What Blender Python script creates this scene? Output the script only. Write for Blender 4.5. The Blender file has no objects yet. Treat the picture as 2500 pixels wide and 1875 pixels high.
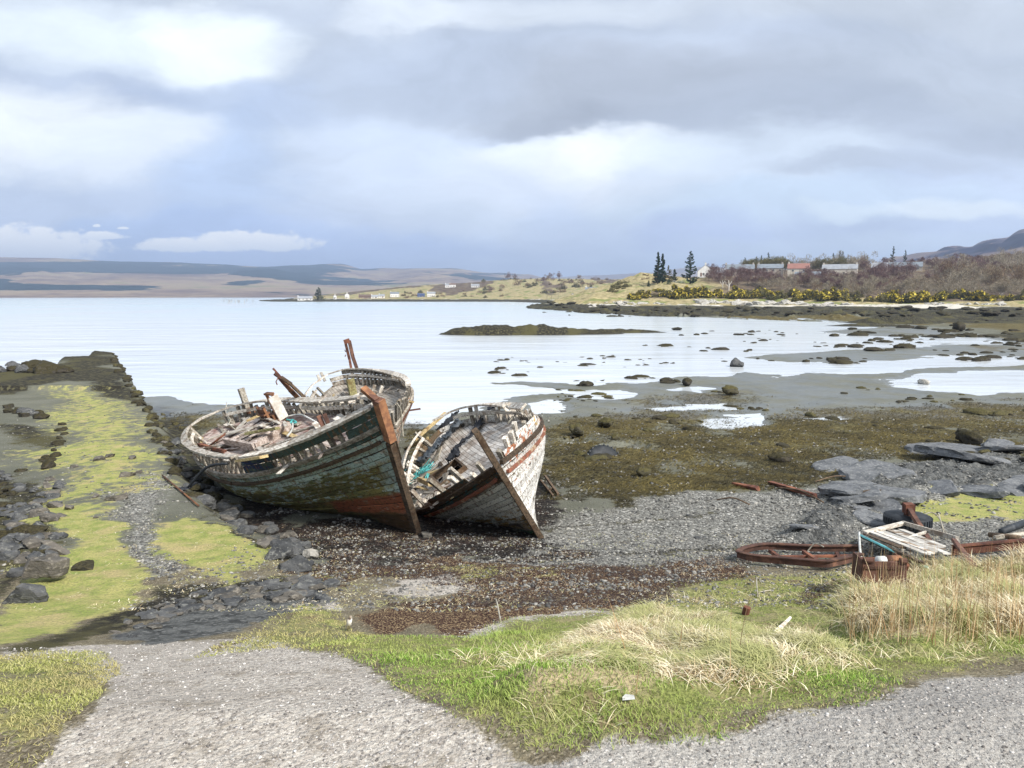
import bpy, math, random
import numpy as np
from mathutils import Matrix, Vector
PI=math.pi
random.seed(7); RNG=np.random.default_rng(11)
SC=bpy.context.scene; COL=SC.collection
# ---------------------------------------------------------------- camera
F=1850.; PIT=math.radians(6.63); CZ=6.0
cam=bpy.data.cameras.new('camera'); cam.sensor_width=36; cam.lens=F/2500*36; cam.clip_end=40000; cam.clip_start=.1
co=bpy.data.objects.new('camera',cam); COL.objects.link(co); co.location=(0,0,CZ); co.rotation_euler=(PI/2-PIT,0,0); SC.camera=co
SC.view_settings.view_transform='Standard'; SC.view_settings.look='None'; SC.view_settings.exposure=0; SC.view_settings.gamma=1
def ray(px,py):
    c,s=math.cos(PIT),math.sin(PIT); a=(px-1250)/F; b=-(py-937.5)/F
    return np.array([a, c+b*s, -s+b*c])
def D(x,y): return (x*1.1302,y*1.1302)
# ---------------------------------------------------------------- numpy noise
def _h(i,j,s):
    n=(i.astype(np.int64)*374761393+j.astype(np.int64)*668265263+s*1442695041)&0x7fffffff
    n=((n^(n>>13))*1274126177)&0x7fffffff
    return ((n^(n>>16))&0xffff)/65535.
def vn(x,y,s=0):
    xi=np.floor(x);yi=np.floor(y);fx=x-xi;fy=y-yi;fx=fx*fx*(3-2*fx);fy=fy*fy*(3-2*fy)
    a=_h(xi,yi,s);b=_h(xi+1,yi,s);c=_h(xi,yi+1,s);d=_h(xi+1,yi+1,s)
    return (a+(b-a)*fx)*(1-fy)+(c+(d-c)*fx)*fy
def fbm(x,y,o=4,s=0,g=.5):
    r=0;a=1;t=0
    for k in range(o): r=r+a*vn(x*2**k+17.3*k,y*2**k-9.1*k,s+k);t+=a;a*=g
    return r/t
def ss(a,b,x): t=np.clip((x-a)/(b-a),0,1);return t*t*(3-2*t)
# ---------------------------------------------------------------- terrain base
PY_=[-30,0,4.5,6,8,10,12,14,16,18,22,28,34,40,50,70,1e5]
PZ_=[3.5,3.48,3.42,2.95,2.3,1.85,1.5,1.15,.88,.75,.52,.3,.16,.05,-.05,-.2,-.3]
def prof(x,y): return np.interp(y,PY_,PZ_)
def gz(px,py,f=prof,ymax=3000):
    d=ray(px,py); a,b=2.2,ymax
    if d[2]<-.02: b=min(ymax,(CZ+2)/-d[2]*1.1+1); a=max(2.2,min(.25*b,.8*(CZ-4.2)/-d[2]))
    for n_ in (260,24,16):
        t=np.linspace(a,b,n_) if n_<200 else np.geomspace(a,b,n_); h=f(d[0]*t,d[1]*t); k=np.argmax(CZ+d[2]*t<h)
        if k==0: k=len(t)-1 if n_>200 else 1
        a,b=t[k-1],t[k]
    return np.array([d[0]*b,d[1]*b])
def poly(pts,f=prof): return np.array([gz(*D(*p),f) for p in pts])
def sdf(x,y,P):
    """positive inside"""
    n=len(P); d=np.full(x.shape,1e9); ins=np.zeros(x.shape,bool)
    for i in range(n):
        a=P[i];b=P[(i+1)%n];e=b-a;wx=x-a[0];wy=y-a[1]
        t=np.clip((wx*e[0]+wy*e[1])/max(e@e,1e-9),0,1)
        d=np.minimum(d,(wx-e[0]*t)**2+(wy-e[1]*t)**2)
        c=((a[1]>y)!=(b[1]>y))&(x<(b[0]-a[0])*(y-a[1])/((b[1]-a[1]) if b[1]!=a[1] else 1e-9)+a[0]); ins^=c
    return np.where(ins,1,-1)*np.sqrt(d)
WARP=.075
def mask(x,y,P,w=.02):
    """soft polygon mask; the soft edge grows with distance"""
    m=np.zeros(x.shape); q=.14*P[:,1].max(); mn=P.min(0)-1-q; mx=P.max(0)+1+q
    k=(x>mn[0])&(x<mx[0])&(y>mn[1])&(y<mx[1])
    if k.any():
        # ragged natural outline: domain warp whose size grows with distance
        Y_=np.maximum(y[k],-3)+4; a=x[k]/Y_*11;wk=WARP*(.4+.6*ss(6,14,y[k])); b=np.log(Y_)*13; sx=(fbm(a,b,5,201,.62)-.5)*wk*Y_; sy=(fbm(a+31,b,5,207,.62)-.5)*wk*1.5*Y_
        s=sdf(x[k]+sx,y[k]+sy,P); m[k]=np.clip(.5+s/(2*w*(y[k]+4)),0,1)
    return m
# slipway plateau (everything left of its right-hand edge)
zs_=lambda x,y: np.interp(y,[0,6,12,16,20,30,45,60,78],[3.4,2.9,1.6,1.33,1.15,.9,.65,.5,.38])
PL=np.array([(-60,11.),(-60,60)]+[tuple(gz(*D(*p),zs_)) for p in [(0,797),(125,790),(140,770),(195,768),(205,757),(238,760),(262,800),(300,860),(345,930),(362,985),(385,1045),(440,1100),(520,1150),(585,1190),(600,1235),(640,1290)]]+[(-6,11.)])
# tidal flat: banks of sand (+) and pools (-)
lev=lambda x,y: np.interp(y,PY_[:12]+[40,90,1e5],PZ_[:12]+[.1,0.0,0.0])
SAND=[poly(p,lev) for p in [
 [(960,900),(1000,880),(1060,865),(1160,850),(1250,845),(1320,835),(1500,832),(1690,812),(1750,803),(1900,808),(1940,800),(2080,792),(2212,786),(2400,786),(2400,1000),(1100,1000)],
 [(1600,774),(1700,763),(1850,755),(2050,744),(2400,737),(2400,764),(2000,771),(1830,781),(1700,782)],
 [(1780,718),(1900,706),(2050,700),(2400,695),(2400,725),(2050,728),(1900,726)],
 [(1040,828),(1130,824),(1300,826),(1450,815),(1560,812),(1600,800),(1700,808),(1640,830),(1400,838),(1200,836)],
 [(380,850),(470,868),(560,880),(620,900),(620,1000),(300,1000),(300,850)]]]
POOL=[poly(p,lev) for p in [
 [(1915,822),(1960,812),(2050,806),(2212,800),(2400,800),(2400,850),(2212,848),(2100,850),(1990,842),(1930,832)],
 [(1425,838),(1470,830),(1535,836),(1500,842),(1440,842)],
 [(1240,845),(1330,836),(1380,852),(1300,862),(1230,858)],
 [(1490,905),(1560,888),(1640,890),(1650,905),(1600,918),(1510,920)],
 [(1380,876),(1480,868),(1560,868),(1560,876),(1440,884)],
 [(1050,900),(1150,868),(1210,862),(1250,868),(1200,880),(1130,895)],
 [(1730,902),(1800,896),(1850,900),(1780,908)],
 [(1190,948),(1260,940),(1290,950),(1220,958)],[(1280,958),(1370,952),(1400,960),(1330,968),(1280,966)]]]
HC=[500,600,690,1000,1150,1250,1320,1450,1560,1640,1800,1950,2100,2300,2500,2900,3500]
HR=[60,100,140,200,230,270,300,335,365,400,440,480,520,620,790,850,1000,1200,1420]
_n=-1.
HT=np.array([
 [_n]*19,[_n]*19,
 [_n]*14+[_n,.3,1.2,-.5,_n],
 [_n]*14+[-.3,1.2,4,17,24],
 [_n]*14+[-.2,1.4,6,26,30],
 [_n]*14+[0,1.8,14,31,36],
 [_n]*7+[-.4,.5,.8,.6,.3,-.3,-.3,.6,3,17,31,38],
 [_n]*5+[.1,.6,2.2,6.5,9.5,10,8,6,5,8,10,20,31,36],
 [_n]*4+[-.1,.3,.9,3,6.5,11.5,19,19,15,14,14,16,22,30,36],
 [_n]*4+[0,.4,1,3,6.5,13.5,17,16.5,16,15,15,17,24,31,36],
 [_n,_n,_n,-.2,.15,.5,1.2,2.6,6,12,16.5,18,18.5,21,24,28,32,36,40],
 [_n,_n,-.6,-.1,.2,.6,1.2,2.4,6,10.5,15,18,20,27,32,36,42,48,55],
 [_n,_n,-.3,.0,.3,.7,1.3,2.4,5,9,14,18,21,28,34,39,46,52,60],
 [_n,-.4,-.1,.3,.5,.9,1.4,2.6,5,9,13,17,20,30,40,45,54,62,74],
 [_n,-.15,.3,.6,.8,1.1,1.7,3,5,8,13,17,20,32,44,50,60,72,84],
 [_n,.1,.5,.8,1,1.4,2.2,3.6,6,10,15,20,26,46,62,70,82,95,110],
 [_n,.3,.8,1,1.3,2,3,5,8,13,18,24,30,50,66,75,88,100,120]])
def head(x,y):
    px=np.clip(1250+x/np.maximum(y,1)*F,HC[0],HC[-1]); r=np.clip(np.hypot(x,y),HR[0],HR[-1])
    ic=np.interp(px,HC,np.arange(len(HC))); ir=np.interp(r,HR,np.arange(len(HR)))
    i=np.clip(ic.astype(int),0,len(HC)-2); j=np.clip(ir.astype(int),0,len(HR)-2); a=ic-i;b=ir-j
    z=(HT[i,j]*(1-a)+HT[i+1,j]*a)*(1-b)+(HT[i,j+1]*(1-a)+HT[i+1,j+1]*a)*b
    return np.where(z>6,6+(z-6)/np.hypot(1,(px-1250)/F),z)
ROCK=poly([(1950,1012),(2040,990),(2120,982),(2300,975),(2300,1052),(2080,1058),(1990,1062),(1900,1105),(1890,1150),(1800,1190),(1690,1165),(1740,1115),(1840,1065)])
# islets of weed-covered rock
ISL=[(gz(*D(x,y),lambda a,b:0*a),rx,ry,h) for x,y,rx,ry,h in [(1060,722,7.5,4,1.75),(1155,722,8,3.5,1.55),(1235,721,8,3,1.0),(1320,718,9,3,.75),(1000,720,4,2,.5),(1385,715,4,2,.3),
   (1930,698,9,8,1.6),(2010,690,12,9,1.3),(2120,688,12,8,1.0),(1880,704,8,5,.5)]]
def H0(x,y):
    x=np.asarray(x,float);y=np.asarray(y,float)
    z=prof(x,y)
    s=sdf(x,y,PL); pl=ss(-.9,.15,s+.25*(fbm(x*1.3,y*1.3,3,5)-.5)); zz=zs_(x,y)
    left=ss(2.5,6,-x-y*.42) # left of the slip the shore lies lower
    zz=zz-.25*left*(y<45)
    z=np.where(y>11.5,np.maximum(z,z+(zz-z)*pl),z+np.clip((y-10)/1.5,0,1)*(np.maximum(zz-z,0))*pl)
    far=ss(28,44,y)
    sm=np.zeros_like(z)
    for P in SAND: sm=np.maximum(sm,mask(x,y,P,.012)*(1 if P is not None else 0))
    pm=np.zeros_like(z)
    for P in POOL: pm=np.maximum(pm,mask(x,y,P,.010))
    b=-.22+.27*ss(.1,.9,sm)-.12*pm
    n=fbm(x*.16,y*.08,4,21)-.5
    b=b+.10*n*ss(0,.5,sm)
    z=z*(1-far)+np.where(pl>.5,z,b)*far
    z=np.where((y>20)&(y<44)&(pm>0)&(pl<.3),np.minimum(z,z-(.02+z)*pm*1.02*ss(.2,.6,pm)),z)
    z=np.where(y>58,np.maximum(z,head(x,y)),z)
    for c,rx,ry,h in ISL:
        q=((x-c[0])/rx)**2+((y-c[1])/ry)**2
        k=q<2.2
        if k.any():
            hh=h*np.clip(1-q[k]*.75,-1,1)**1*(0.55+.9*fbm(x[k]*.5+c[0],y[k]*.5,4,31)); z[k]=np.maximum(z[k],hh-.15)
    return z
def Hn(x,y):
    """final ground height: base + relief of each zone"""
    z=H0(x,y)
    r=.09*(fbm(x*.7,y*.7,5,41,.6)-.5)*(1-.6*ss(40,60,y))
    rk=mask(x,y,ROCK,.02)
    st=fbm(x*.9+y*.5,y*2.2-x*.9,5,51,.6)
    z=z+r+rk*(.22*ss(.25,.6,st)+.20*fbm(x*3,y*7,3,52)-.08)
    # headland relief
    k=y>100
    if k.any():
        hz=ss(.25,2,z[k]); f=fbm(x[k]*.09,y[k]*.09,5,61,.6)-.5
        z[k]=z[k]+hz*f*np.clip(y[k]/80,1,5)*.8+(1-hz)*(z[k]>-.15)*(np.maximum(fbm(x[k]*.12,y[k]*.05,5,71,.6)-.40,-.1)*1.6+np.maximum(fbm(x[k]*.35,y[k]*.16,4,73,.65)-.5,0)*3.2)*ss(120,230,y[k])
    k=(y<14)
    tus=mask(x[k],y[k],ST1,.02)+mask(x[k],y[k],ST2,.02)
    z[k]=z[k]+np.clip(tus,0,1)*(.22*fbm(x[k]*1.4,y[k]*1.6,3,81)+.05)
    gm=mask(x[k],y[k],GR1,.02); z[k]=z[k]+gm*.07*(fbm(x[k]*3,y[k]*3,3,83))
    return z
ST1=poly([(1090,1510),(1180,1455),(1270,1400),(1330,1350),(1400,1325),(1490,1360),(1640,1410),(1800,1430),(1830,1450),(1720,1480),(1640,1500),(1450,1510),(1230,1530),(1120,1530)])
ST2=poly([(1830,1330),(1880,1290),(1960,1262),(2300,1215),(2300,1375),(2100,1392),(1960,1410),(1850,1380)])
GR1=poly([(690,1400),(760,1385),(870,1385),(1000,1380),(1150,1345),(1340,1330),(1440,1300),(1480,1250),(1600,1238),(1700,1243),(1850,1235),(1900,1265),(2300,1200),(2300,1400),(2000,1462),(1800,1512),(1500,1588),(1300,1602),(1130,1582),(1000,1540),(900,1490),(840,1445)])
def G(x,y,disp=True):
    """ground point seen at a place of the photograph"""
    p=gz(*(D(x,y) if disp else (x,y)),f=Hn1); return np.array([p[0],p[1],float(Hn1(p[:1],p[1:])[0])])
def Hn1(x,y): return Hn(np.atleast_1d(np.asarray(x,float)),np.atleast_1d(np.asarray(y,float)))
def hz(x,y): return float(Hn1(x,y)[0])
# ---------------------------------------------------------------- object helpers
def tag(o,label=None,cat=None,group=None,kind=None):
    if label:o['label']=label
    if cat:o['category']=cat
    if group:o['group']=group
    if kind:o['kind']=kind
    return o
def empty(name,label,cat,loc=(0,0,0),rot=(0,0,0),group=None,mat=None):
    o=bpy.data.objects.new(name,None);COL.objects.link(o);o.empty_display_size=.2
    if mat is not None:o.matrix_world=mat
    else:o.location=loc;o.rotation_euler=rot
    return tag(o,label,cat,group)
def mesh(name,V,Fc,mat,parent=None,smooth=False):
    me=bpy.data.meshes.new(name)
    V=np.asarray(V,np.float32)
    if isinstance(Fc,np.ndarray):
        n,k=Fc.shape
        me.vertices.add(len(V));me.vertices.foreach_set('co',V.ravel())
        me.loops.add(n*k);me.loops.foreach_set('vertex_index',Fc.astype(np.int32).ravel())
        me.polygons.add(n);me.polygons.foreach_set('loop_start',np.arange(0,n*k,k,dtype=np.int32))
        me.update(calc_edges=True);me.validate()
    else: me.from_pydata(V.tolist(),[],Fc); me.update()
    if smooth: me.polygons.foreach_set('use_smooth',[True]*len(me.polygons))
    for m in (mat if isinstance(mat,(list,tuple)) else [mat]): me.materials.append(m)
    o=bpy.data.objects.new(name,me);COL.objects.link(o)
    if parent: o.parent=parent
    return o
def colattr(o,name,arr):
    a=o.data.color_attributes.new(name,'FLOAT_COLOR','POINT'); b=np.zeros((len(arr),4),np.float32);b[:,:arr.shape[1]]=arr
    if arr.shape[1]<4:b[:,3]=1
    a.data.foreach_set('color',b.ravel())
class MB:
    def __init__(s): s.v=[];s.f=[];s.c=[]
    def add(s,V,Fs,c=None):
        n=len(s.v); s.v+= [tuple(map(float,p)) for p in V]; s.f+=[tuple(i+n for i in f) for f in Fs]
        s.c+=[c if c is not None else (random.random(),random.random(),random.random())]*len(V)
    def beam(s,a,b,w,h,up=(0,0,1),jit=0,taper=1,c=None):
        a=np.array(a,float);b=np.array(b,float);d=b-a;d/=max(np.linalg.norm(d),1e-9);u=np.array(up,float)
        u=u-d*(u@d); 
        if np.linalg.norm(u)<1e-3:u=np.array([1.,0,0]);u=u-d*(u@d)
        u/=np.linalg.norm(u);r=np.cross(d,u)
        V=[]
        for p,k in((a,1),(b,taper)):
            for i,j in((-1,-1),(1,-1),(1,1),(-1,1)):
                V.append(p+r*i*w/2*k+u*j*h/2*k+(RNG.normal(size=3)*jit if jit else 0))
        s.add(V,[(3,2,1,0),(4,5,6,7),(0,1,5,4),(1,2,6,5),(2,3,7,6),(3,0,4,7)],c)
    def box(s,c,d,R=None,jit=0):
        x,y,z=np.array(d)/2; V=np.array([(i*x,j*y,k*z) for k in(-1,1) for i,j in((-1,-1),(1,-1),(1,1),(-1,1))])
        if R is not None:V=V@np.array(R).T
        if jit:V=V+RNG.normal(size=V.shape)*jit
        s.add(V+np.array(c),[(3,2,1,0),(4,5,6,7),(0,1,5,4),(1,2,6,5),(2,3,7,6),(3,0,4,7)])
    def tube(s,P,r,n=6,cap=True,c=None):
        P=np.array(P,float);m=len(P);R=r if hasattr(r,'__len__') else [r]*m;V=[];Fs=[]
        for i in range(m):
            t=P[min(i+1,m-1)]-P[max(i-1,0)];t/=max(np.linalg.norm(t),1e-9);a=np.array([0,0,1.]) if abs(t[2])<.9 else np.array([1.,0,0])
            e1=np.cross(t,a);e1/=np.linalg.norm(e1);e2=np.cross(t,e1)
            for k in range(n): V.append(P[i]+R[i]*(math.cos(2*PI*k/n)*e1+math.sin(2*PI*k/n)*e2))
        for i in range(m-1):
            for k in range(n): Fs.append((i*n+k,i*n+(k+1)%n,(i+1)*n+(k+1)%n,(i+1)*n+k))
        if cap:Fs+=[tuple(range(n-1,-1,-1)),tuple(range((m-1)*n,m*n))]
        s.add(V,Fs,c)
    def sweep(s,P,N,w,h,c=None):
        """rectangular timber along P; N = outward normals (width direction), height along z"""
        P=np.array(P);m=len(P);V=[];Fs=[]
        for i in range(m):
            n=N[i]; t=P[min(i+1,m-1)]-P[max(i-1,0)]; t/=max(np.linalg.norm(t),1e-9); u=np.cross(t,n); u/=max(np.linalg.norm(u),1e-9)
            if u[2]<0:u=-u
            for a,b in((-1,-1),(1,-1),(1,1),(-1,1)): V.append(P[i]+n*a*w/2+u*b*h/2)
        for i in range(m-1):
            for k in range(4): Fs.append((i*4+k,i*4+(k+1)%4,(i+1)*4+(k+1)%4,(i+1)*4+k))
        Fs+=[(3,2,1,0),tuple(range((m-1)*4,m*4))]
        s.add(V,Fs,c)
    def build(s,name,mat,parent=None,smooth=False):
        o=mesh(name,s.v,s.f,mat,parent,smooth); colattr(o,'rnd',np.array(s.c)); return o
def batch(name,V,Fc,mat,rnd=None,parent=None,**k):
    """V (n,k,3) faces Fc (m,j) per item -> one mesh"""
    n,kk,_=V.shape; F_=(Fc[None]+np.arange(n)[:,None,None]*kk).reshape(-1,Fc.shape[1])
    o=mesh(name,V.reshape(-1,3),F_,mat,parent,**k)
    if rnd is not None: colattr(o,'rnd',np.repeat(rnd,kk,0))
    return o
def dup(root,loc=None,rot=None,scale=None,label=None,group=None):
    r=root.copy();COL.objects.link(r)
    if loc is not None:r.location=loc
    if rot is not None:r.rotation_euler=rot
    if scale is not None:r.scale=(scale,)*3 if not hasattr(scale,'__len__') else scale
    if label:r['label']=label
    if group:r['group']=group
    for ch in list(root.children):
        c=ch.copy();COL.objects.link(c);c.parent=r
        for g in list(ch.children):
            d=g.copy();COL.objects.link(d);d.parent=c
    return r
# ---------------------------------------------------------------- node helpers
class NT:
    def __init__(s,tree): s.t=tree; s.n=tree.nodes; s.l=tree.links
    def new(s,ty,**k):
        n=s.n.new(ty)
        for a,b in k.items(): setattr(n,a,b)
        return n
    def put(s,sock,v):
        if v is None:return
        if isinstance(v,bpy.types.NodeSocket): s.l.new(v,sock)
        else:
            if isinstance(v,(tuple,list)) and sock.type=='RGBA' and len(v)==3:v=(*v,1)
            sock.default_value=v
    def math(s,op,a,b=None,c=None,clamp=False):
        n=s.new('ShaderNodeMath',operation=op,use_clamp=clamp);s.put(n.inputs[0],a)
        if b is not None:s.put(n.inputs[1],b)
        if c is not None:s.put(n.inputs[2],c)
        return n.outputs[0]
    def vm(s,op,a,b=None,sc=None):
        n=s.new('ShaderNodeVectorMath',operation=op);s.put(n.inputs[0],a)
        if b is not None:s.put(n.inputs[1],b)
        if sc is not None:s.put(n.inputs['Scale'],sc)
        return n.outputs[0]
    def mix(s,f,a,b,blend='MIX'):
        n=s.new('ShaderNodeMix',data_type='RGBA',blend_type=blend);n.clamp_factor=True
        s.put(n.inputs[0],f);s.put(n.inputs[6],a);s.put(n.inputs[7],b);return n.outputs[2]
    def ss(s,x,a,b):
        n=s.new('ShaderNodeMapRange',interpolation_type='SMOOTHSTEP');s.put(n.inputs[0],x);s.put(n.inputs[1],a);s.put(n.inputs[2],b);return n.outputs[0]
    def mr(s,x,a,b,c,d):
        n=s.new('ShaderNodeMapRange');s.put(n.inputs[0],x)
        for i,v in enumerate((a,b,c,d)):s.put(n.inputs[i+1],v)
        return n.outputs[0]
    def noise(s,vec,scale,detail=4,rough=.55,dist=0,col=False):
        n=s.new('ShaderNodeTexNoise');s.put(n.inputs['Vector'],vec);s.put(n.inputs['Scale'],scale);s.put(n.inputs['Detail'],detail);s.put(n.inputs['Roughness'],rough);s.put(n.inputs['Distortion'],dist)
        return n.outputs[1 if col else 0]
    def vor(s,vec,scale,feature='F1',out=0,rand=1):
        n=s.new('ShaderNodeTexVoronoi',feature=feature);s.put(n.inputs['Vector'],vec);s.put(n.inputs['Scale'],scale);s.put(n.inputs['Randomness'],rand);return n.outputs[out]
    def mapv(s,vec,sc=(1,1,1),loc=(0,0,0),rot=(0,0,0)):
        n=s.new('ShaderNodeMapping');s.put(n.inputs[0],vec);s.put(n.inputs[1],loc);s.put(n.inputs[2],rot);s.put(n.inputs[3],sc);return n.outputs[0]
    def attr(s,name): return s.new('ShaderNodeAttribute',attribute_name=name)
    def sep(s,v): n=s.new('ShaderNodeSeparateXYZ');s.put(n.inputs[0],v);return n.outputs
    def comb(s,x,y,z): n=s.new('ShaderNodeCombineXYZ');s.put(n.inputs[0],x);s.put(n.inputs[1],y);s.put(n.inputs[2],z);return n.outputs[0]
    def ramp(s,x,st):
        n=s.new('ShaderNodeValToRGB');e=n.color_ramp.elements
        while len(e)<len(st):e.new(.5)
        for k,(p,c) in enumerate(st):e[k].position=p;e[k].color=(*c,1)
        s.put(n.inputs[0],x);return n.outputs[0]
    def bump(s,h,st=.5,dist=.02):
        n=s.new('ShaderNodeBump');s.put(n.inputs['Height'],h);s.put(n.inputs['Strength'],st);s.put(n.inputs['Distance'],dist);return n.outputs[0]
def newmat(name):
    m=bpy.data.materials.new(name);m.use_nodes=True;t=NT(m.node_tree);b=t.n['Principled BSDF'];b.inputs['Roughness'].default_value=.85;b.inputs['Specular IOR Level'].default_value=.3
    return m,t,b
def simple(name,c1,c2,scale=6,rough=.85,stretch=(1,1,1),bump=.3,bd=.01,rnd=.35,spec=.3,detail=5,coord='Object',c3=None,metal=0):
    """two-tone procedural surface, mottled, each piece slightly different ('rnd' attribute)"""
    m,t,b=newmat(name);tc=t.new('ShaderNodeTexCoord');v=t.mapv(tc.outputs[coord],stretch)
    oi=t.new('ShaderNodeObjectInfo');v=t.vm('ADD',v,t.vm('SCALE',t.comb(oi.outputs['Random'],oi.outputs['Random'],0.),sc=37.))
    n=t.noise(v,scale,detail,.62);c=t.mix(t.ss(n,.35,.65),c1,c2)
    if c3 is not None: c=t.mix(t.ss(t.noise(v,scale*.37,4,.6),.52,.62),c,c3)
    r=t.attr('rnd');k=t.mr(t.sep(r.outputs['Vector'])[0],0,1,1-rnd,1+rnd)
    c=t.mix(1.,c,t.comb(k,k,k),'MULTIPLY')
    t.put(b.inputs['Base Color'],c);b.inputs['Roughness'].default_value=rough;b.inputs['Specular IOR Level'].default_value=spec;b.inputs['Metallic'].default_value=metal
    if bump:t.put(b.inputs['Normal'],t.bump(t.noise(v,scale*3,4,.6),bump,bd))
    return m
# ================================================================ MATERIALS
def wood(name,c1,c2,dark=(.03,.022,.016),rnd=.4): 
    m,t,b=newmat(name);tc=t.new('ShaderNodeTexCoord');v=t.mapv(tc.outputs['Object'],(1,1,1));r=t.attr('rnd');rs=t.sep(r.outputs['Vector'])
    v=t.vm('ADD',v,t.vm('SCALE',r.outputs['Vector'],sc=50.))
    g=t.noise(t.mapv(v,(3,14,14)),1.6,5,.65);n=t.noise(v,3.5,4,.6);c=t.mix(t.ss(g,.36,.62),c2,c1);c=t.mix(t.ss(n,.5,.66),c,(c1[0]*.45,c1[1]*.38,c1[2]*.33))
    c=t.mix(t.ss(t.noise(t.mapv(v,(2,30,30)),1.3,3,.6),.60,.68),c,dark)
    k=t.mr(rs[0],0,1,1-rnd,1+rnd*.6);c=t.mix(1.,c,t.comb(k,k,k),'MULTIPLY');t.put(b.inputs['Base Color'],c);t.put(b.inputs['Normal'],t.bump(g,.6,.012));b.inputs['Roughness'].default_value=.9
    return m
WOOD_W=wood('bleached_wood',(.70,.66,.58),(.36,.31,.25))
WOOD_G=wood('grey_wood',(.42,.385,.32),(.17,.145,.11))
WOOD_D=wood('dark_wood',(.16,.11,.07),(.06,.045,.03))
WOOD_Y=wood('yellow_wood',(.66,.52,.28),(.40,.28,.12))
WOOD_P=wood('pink_wood',(.52,.45,.40),(.26,.20,.165))
WOOD_M=wood('mossy_wood',(.30,.27,.12),(.13,.12,.06))
RUST=simple('rust',(.125,.062,.045),(.07,.038,.028),5,.9,bump=.5,c3=(.165,.085,.055))
RUST_D=simple('dark_rust',(.16,.065,.04),(.07,.03,.022),6,.9,bump=.6,c3=(.22,.09,.05))
RUST_O=simple('orange_rust',(.30,.145,.07),(.17,.08,.045),7,.85,bump=.5,c3=(.10,.05,.035))
RUBBER=simple('rubber',(.02,.024,.03),(.035,.04,.045),5,.6,bump=.2,c3=(.06,.065,.07))
BLACKCLOTH=simple('black_netting',(.02,.022,.028),(.05,.055,.065),9,.8,bump=.6)
BLUEGREY=simple('grey_tarpaulin',(.07,.085,.10),(.13,.15,.17),6,.7,bump=.6)
TEAL=simple('teal_rope',(.05,.28,.28),(.10,.42,.40),12,.8)
ROPE=simple('pale_rope',(.45,.42,.34),(.25,.22,.17),12,.9)
PIPE_W=simple('white_pipe',(.72,.72,.68),(.5,.5,.46),8,.5)
WHITEP=simple('white_paint',(.78,.76,.70),(.5,.45,.38),5,.8,c3=(.25,.18,.12))
# boulders
def rockmat(name,a,b_,c,weed=None,wt=.45,white=False):
    m,t,b=newmat(name);g=t.new('ShaderNodeNewGeometry');v=t.vm('MULTIPLY',g.outputs['Position'],(1,1,1.6));n=t.noise(v,2.4,7,.65);n2=t.noise(v,11,5,.65)
    col=t.mix(t.ss(n,.35,.65),a,b_);col=t.mix(t.ss(n2,.52,.66),col,c)
    if weed:
        up=t.sep(g.outputs['Normal'])[2];k=t.math('ADD',up,t.math('MULTIPLY',t.math('SUBTRACT',t.noise(v,5,5,.6),.5),1.6))
        wc=t.mix(t.ss(t.noise(v,22,3,.6),.4,.6),weed,(weed[0]*.4,weed[1]*.4,weed[2]*.4));col=t.mix(t.ss(k,wt,wt+.25),col,wc)
    r=t.attr('rnd')
    if white: col=t.mix(t.ss(t.noise(v,3.2,5,.6),.58,.63),col,(.6,.58,.52))
    t.put(b.inputs['Base Color'],col);t.put(b.inputs['Normal'],t.bump(t.math('ADD',n,t.math('MULTIPLY',n2,.5)),.9,.06));b.inputs['Roughness'].default_value=.8
    return m
ROCK_G=rockmat('grey_rock',(.038,.040,.042),(.10,.10,.098),(.17,.17,.155))
ROCK_W=rockmat('weedy_rock',(.03,.028,.022),(.07,.06,.045),(.08,.068,.04),(.05,.042,.016),.15)
ROCK_O=rockmat('olive_rock',(.05,.045,.03),(.10,.09,.05),(.11,.10,.06),(.095,.082,.026),.25)
ROCK_L=rockmat('smooth_grey_ledge',(.075,.08,.085),(.165,.17,.175),(.25,.25,.24))
ROCK_S=rockmat('black_weedy_stone',(.018,.016,.013),(.045,.038,.028),(.075,.065,.04),(.045,.037,.015),.5)
ROCK_P=rockmat('pale_rock',(.30,.28,.24),(.5,.48,.43),(.16,.15,.13),white=True)
ROCK_B=rockmat('brown_rock',(.06,.055,.046),(.14,.125,.105),(.21,.19,.155))
# ---------------------------------------------------------------- ground shader
gm,t,b=newmat('shore_ground');geo=t.new('ShaderNodeNewGeometry');P=geo.outputs['Position']
A=t.attr('mA');B=t.attr('mB');C=t.attr('mC');E=t.attr('mD')
def ch(a): s=t.sep(a.outputs['Vector']);return [s[0],s[1],s[2],a.outputs['Alpha']]
mA,mB,mC,mD=ch(A),ch(B),ch(C),ch(E)
PX=t.vm('MULTIPLY',P,(1,1,0))
nf=t.noise(PX,26,4,.7);nm=t.noise(PX,3.1,6,.65);nl=t.noise(PX,.5,5,.6);nv=t.noise(PX,85,2,.6)
v1=t.new('ShaderNodeTexVoronoi');t.put(v1.inputs['Vector'],PX);v1.inputs['Scale'].default_value=22
v2=t.new('ShaderNodeTexVoronoi');t.put(v2.inputs['Vector'],PX);v2.inputs['Scale'].default_value=70
v3=t.new('ShaderNodeTexVoronoi');t.put(v3.inputs['Vector'],PX);v3.inputs['Scale'].default_value=7
r1=t.sep(v1.outputs['Color'])[0];r2=t.sep(v2.outputs['Color'])[0];r3=t.sep(v3.outputs['Color'])[0]
edge=t.math('MULTIPLY',t.math('SUBTRACT',t.math('ADD',t.math('MULTIPLY',nm,.6),t.math('MULTIPLY',nf,.4)),.5),1.9)
def mk(m,lo=.38,hi=.62,k=1.): return t.ss(t.math('ADD',m,t.math('MULTIPLY',edge,k)),lo,hi)
farf=t.ss(t.sep(P)[1],60,140)
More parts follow.
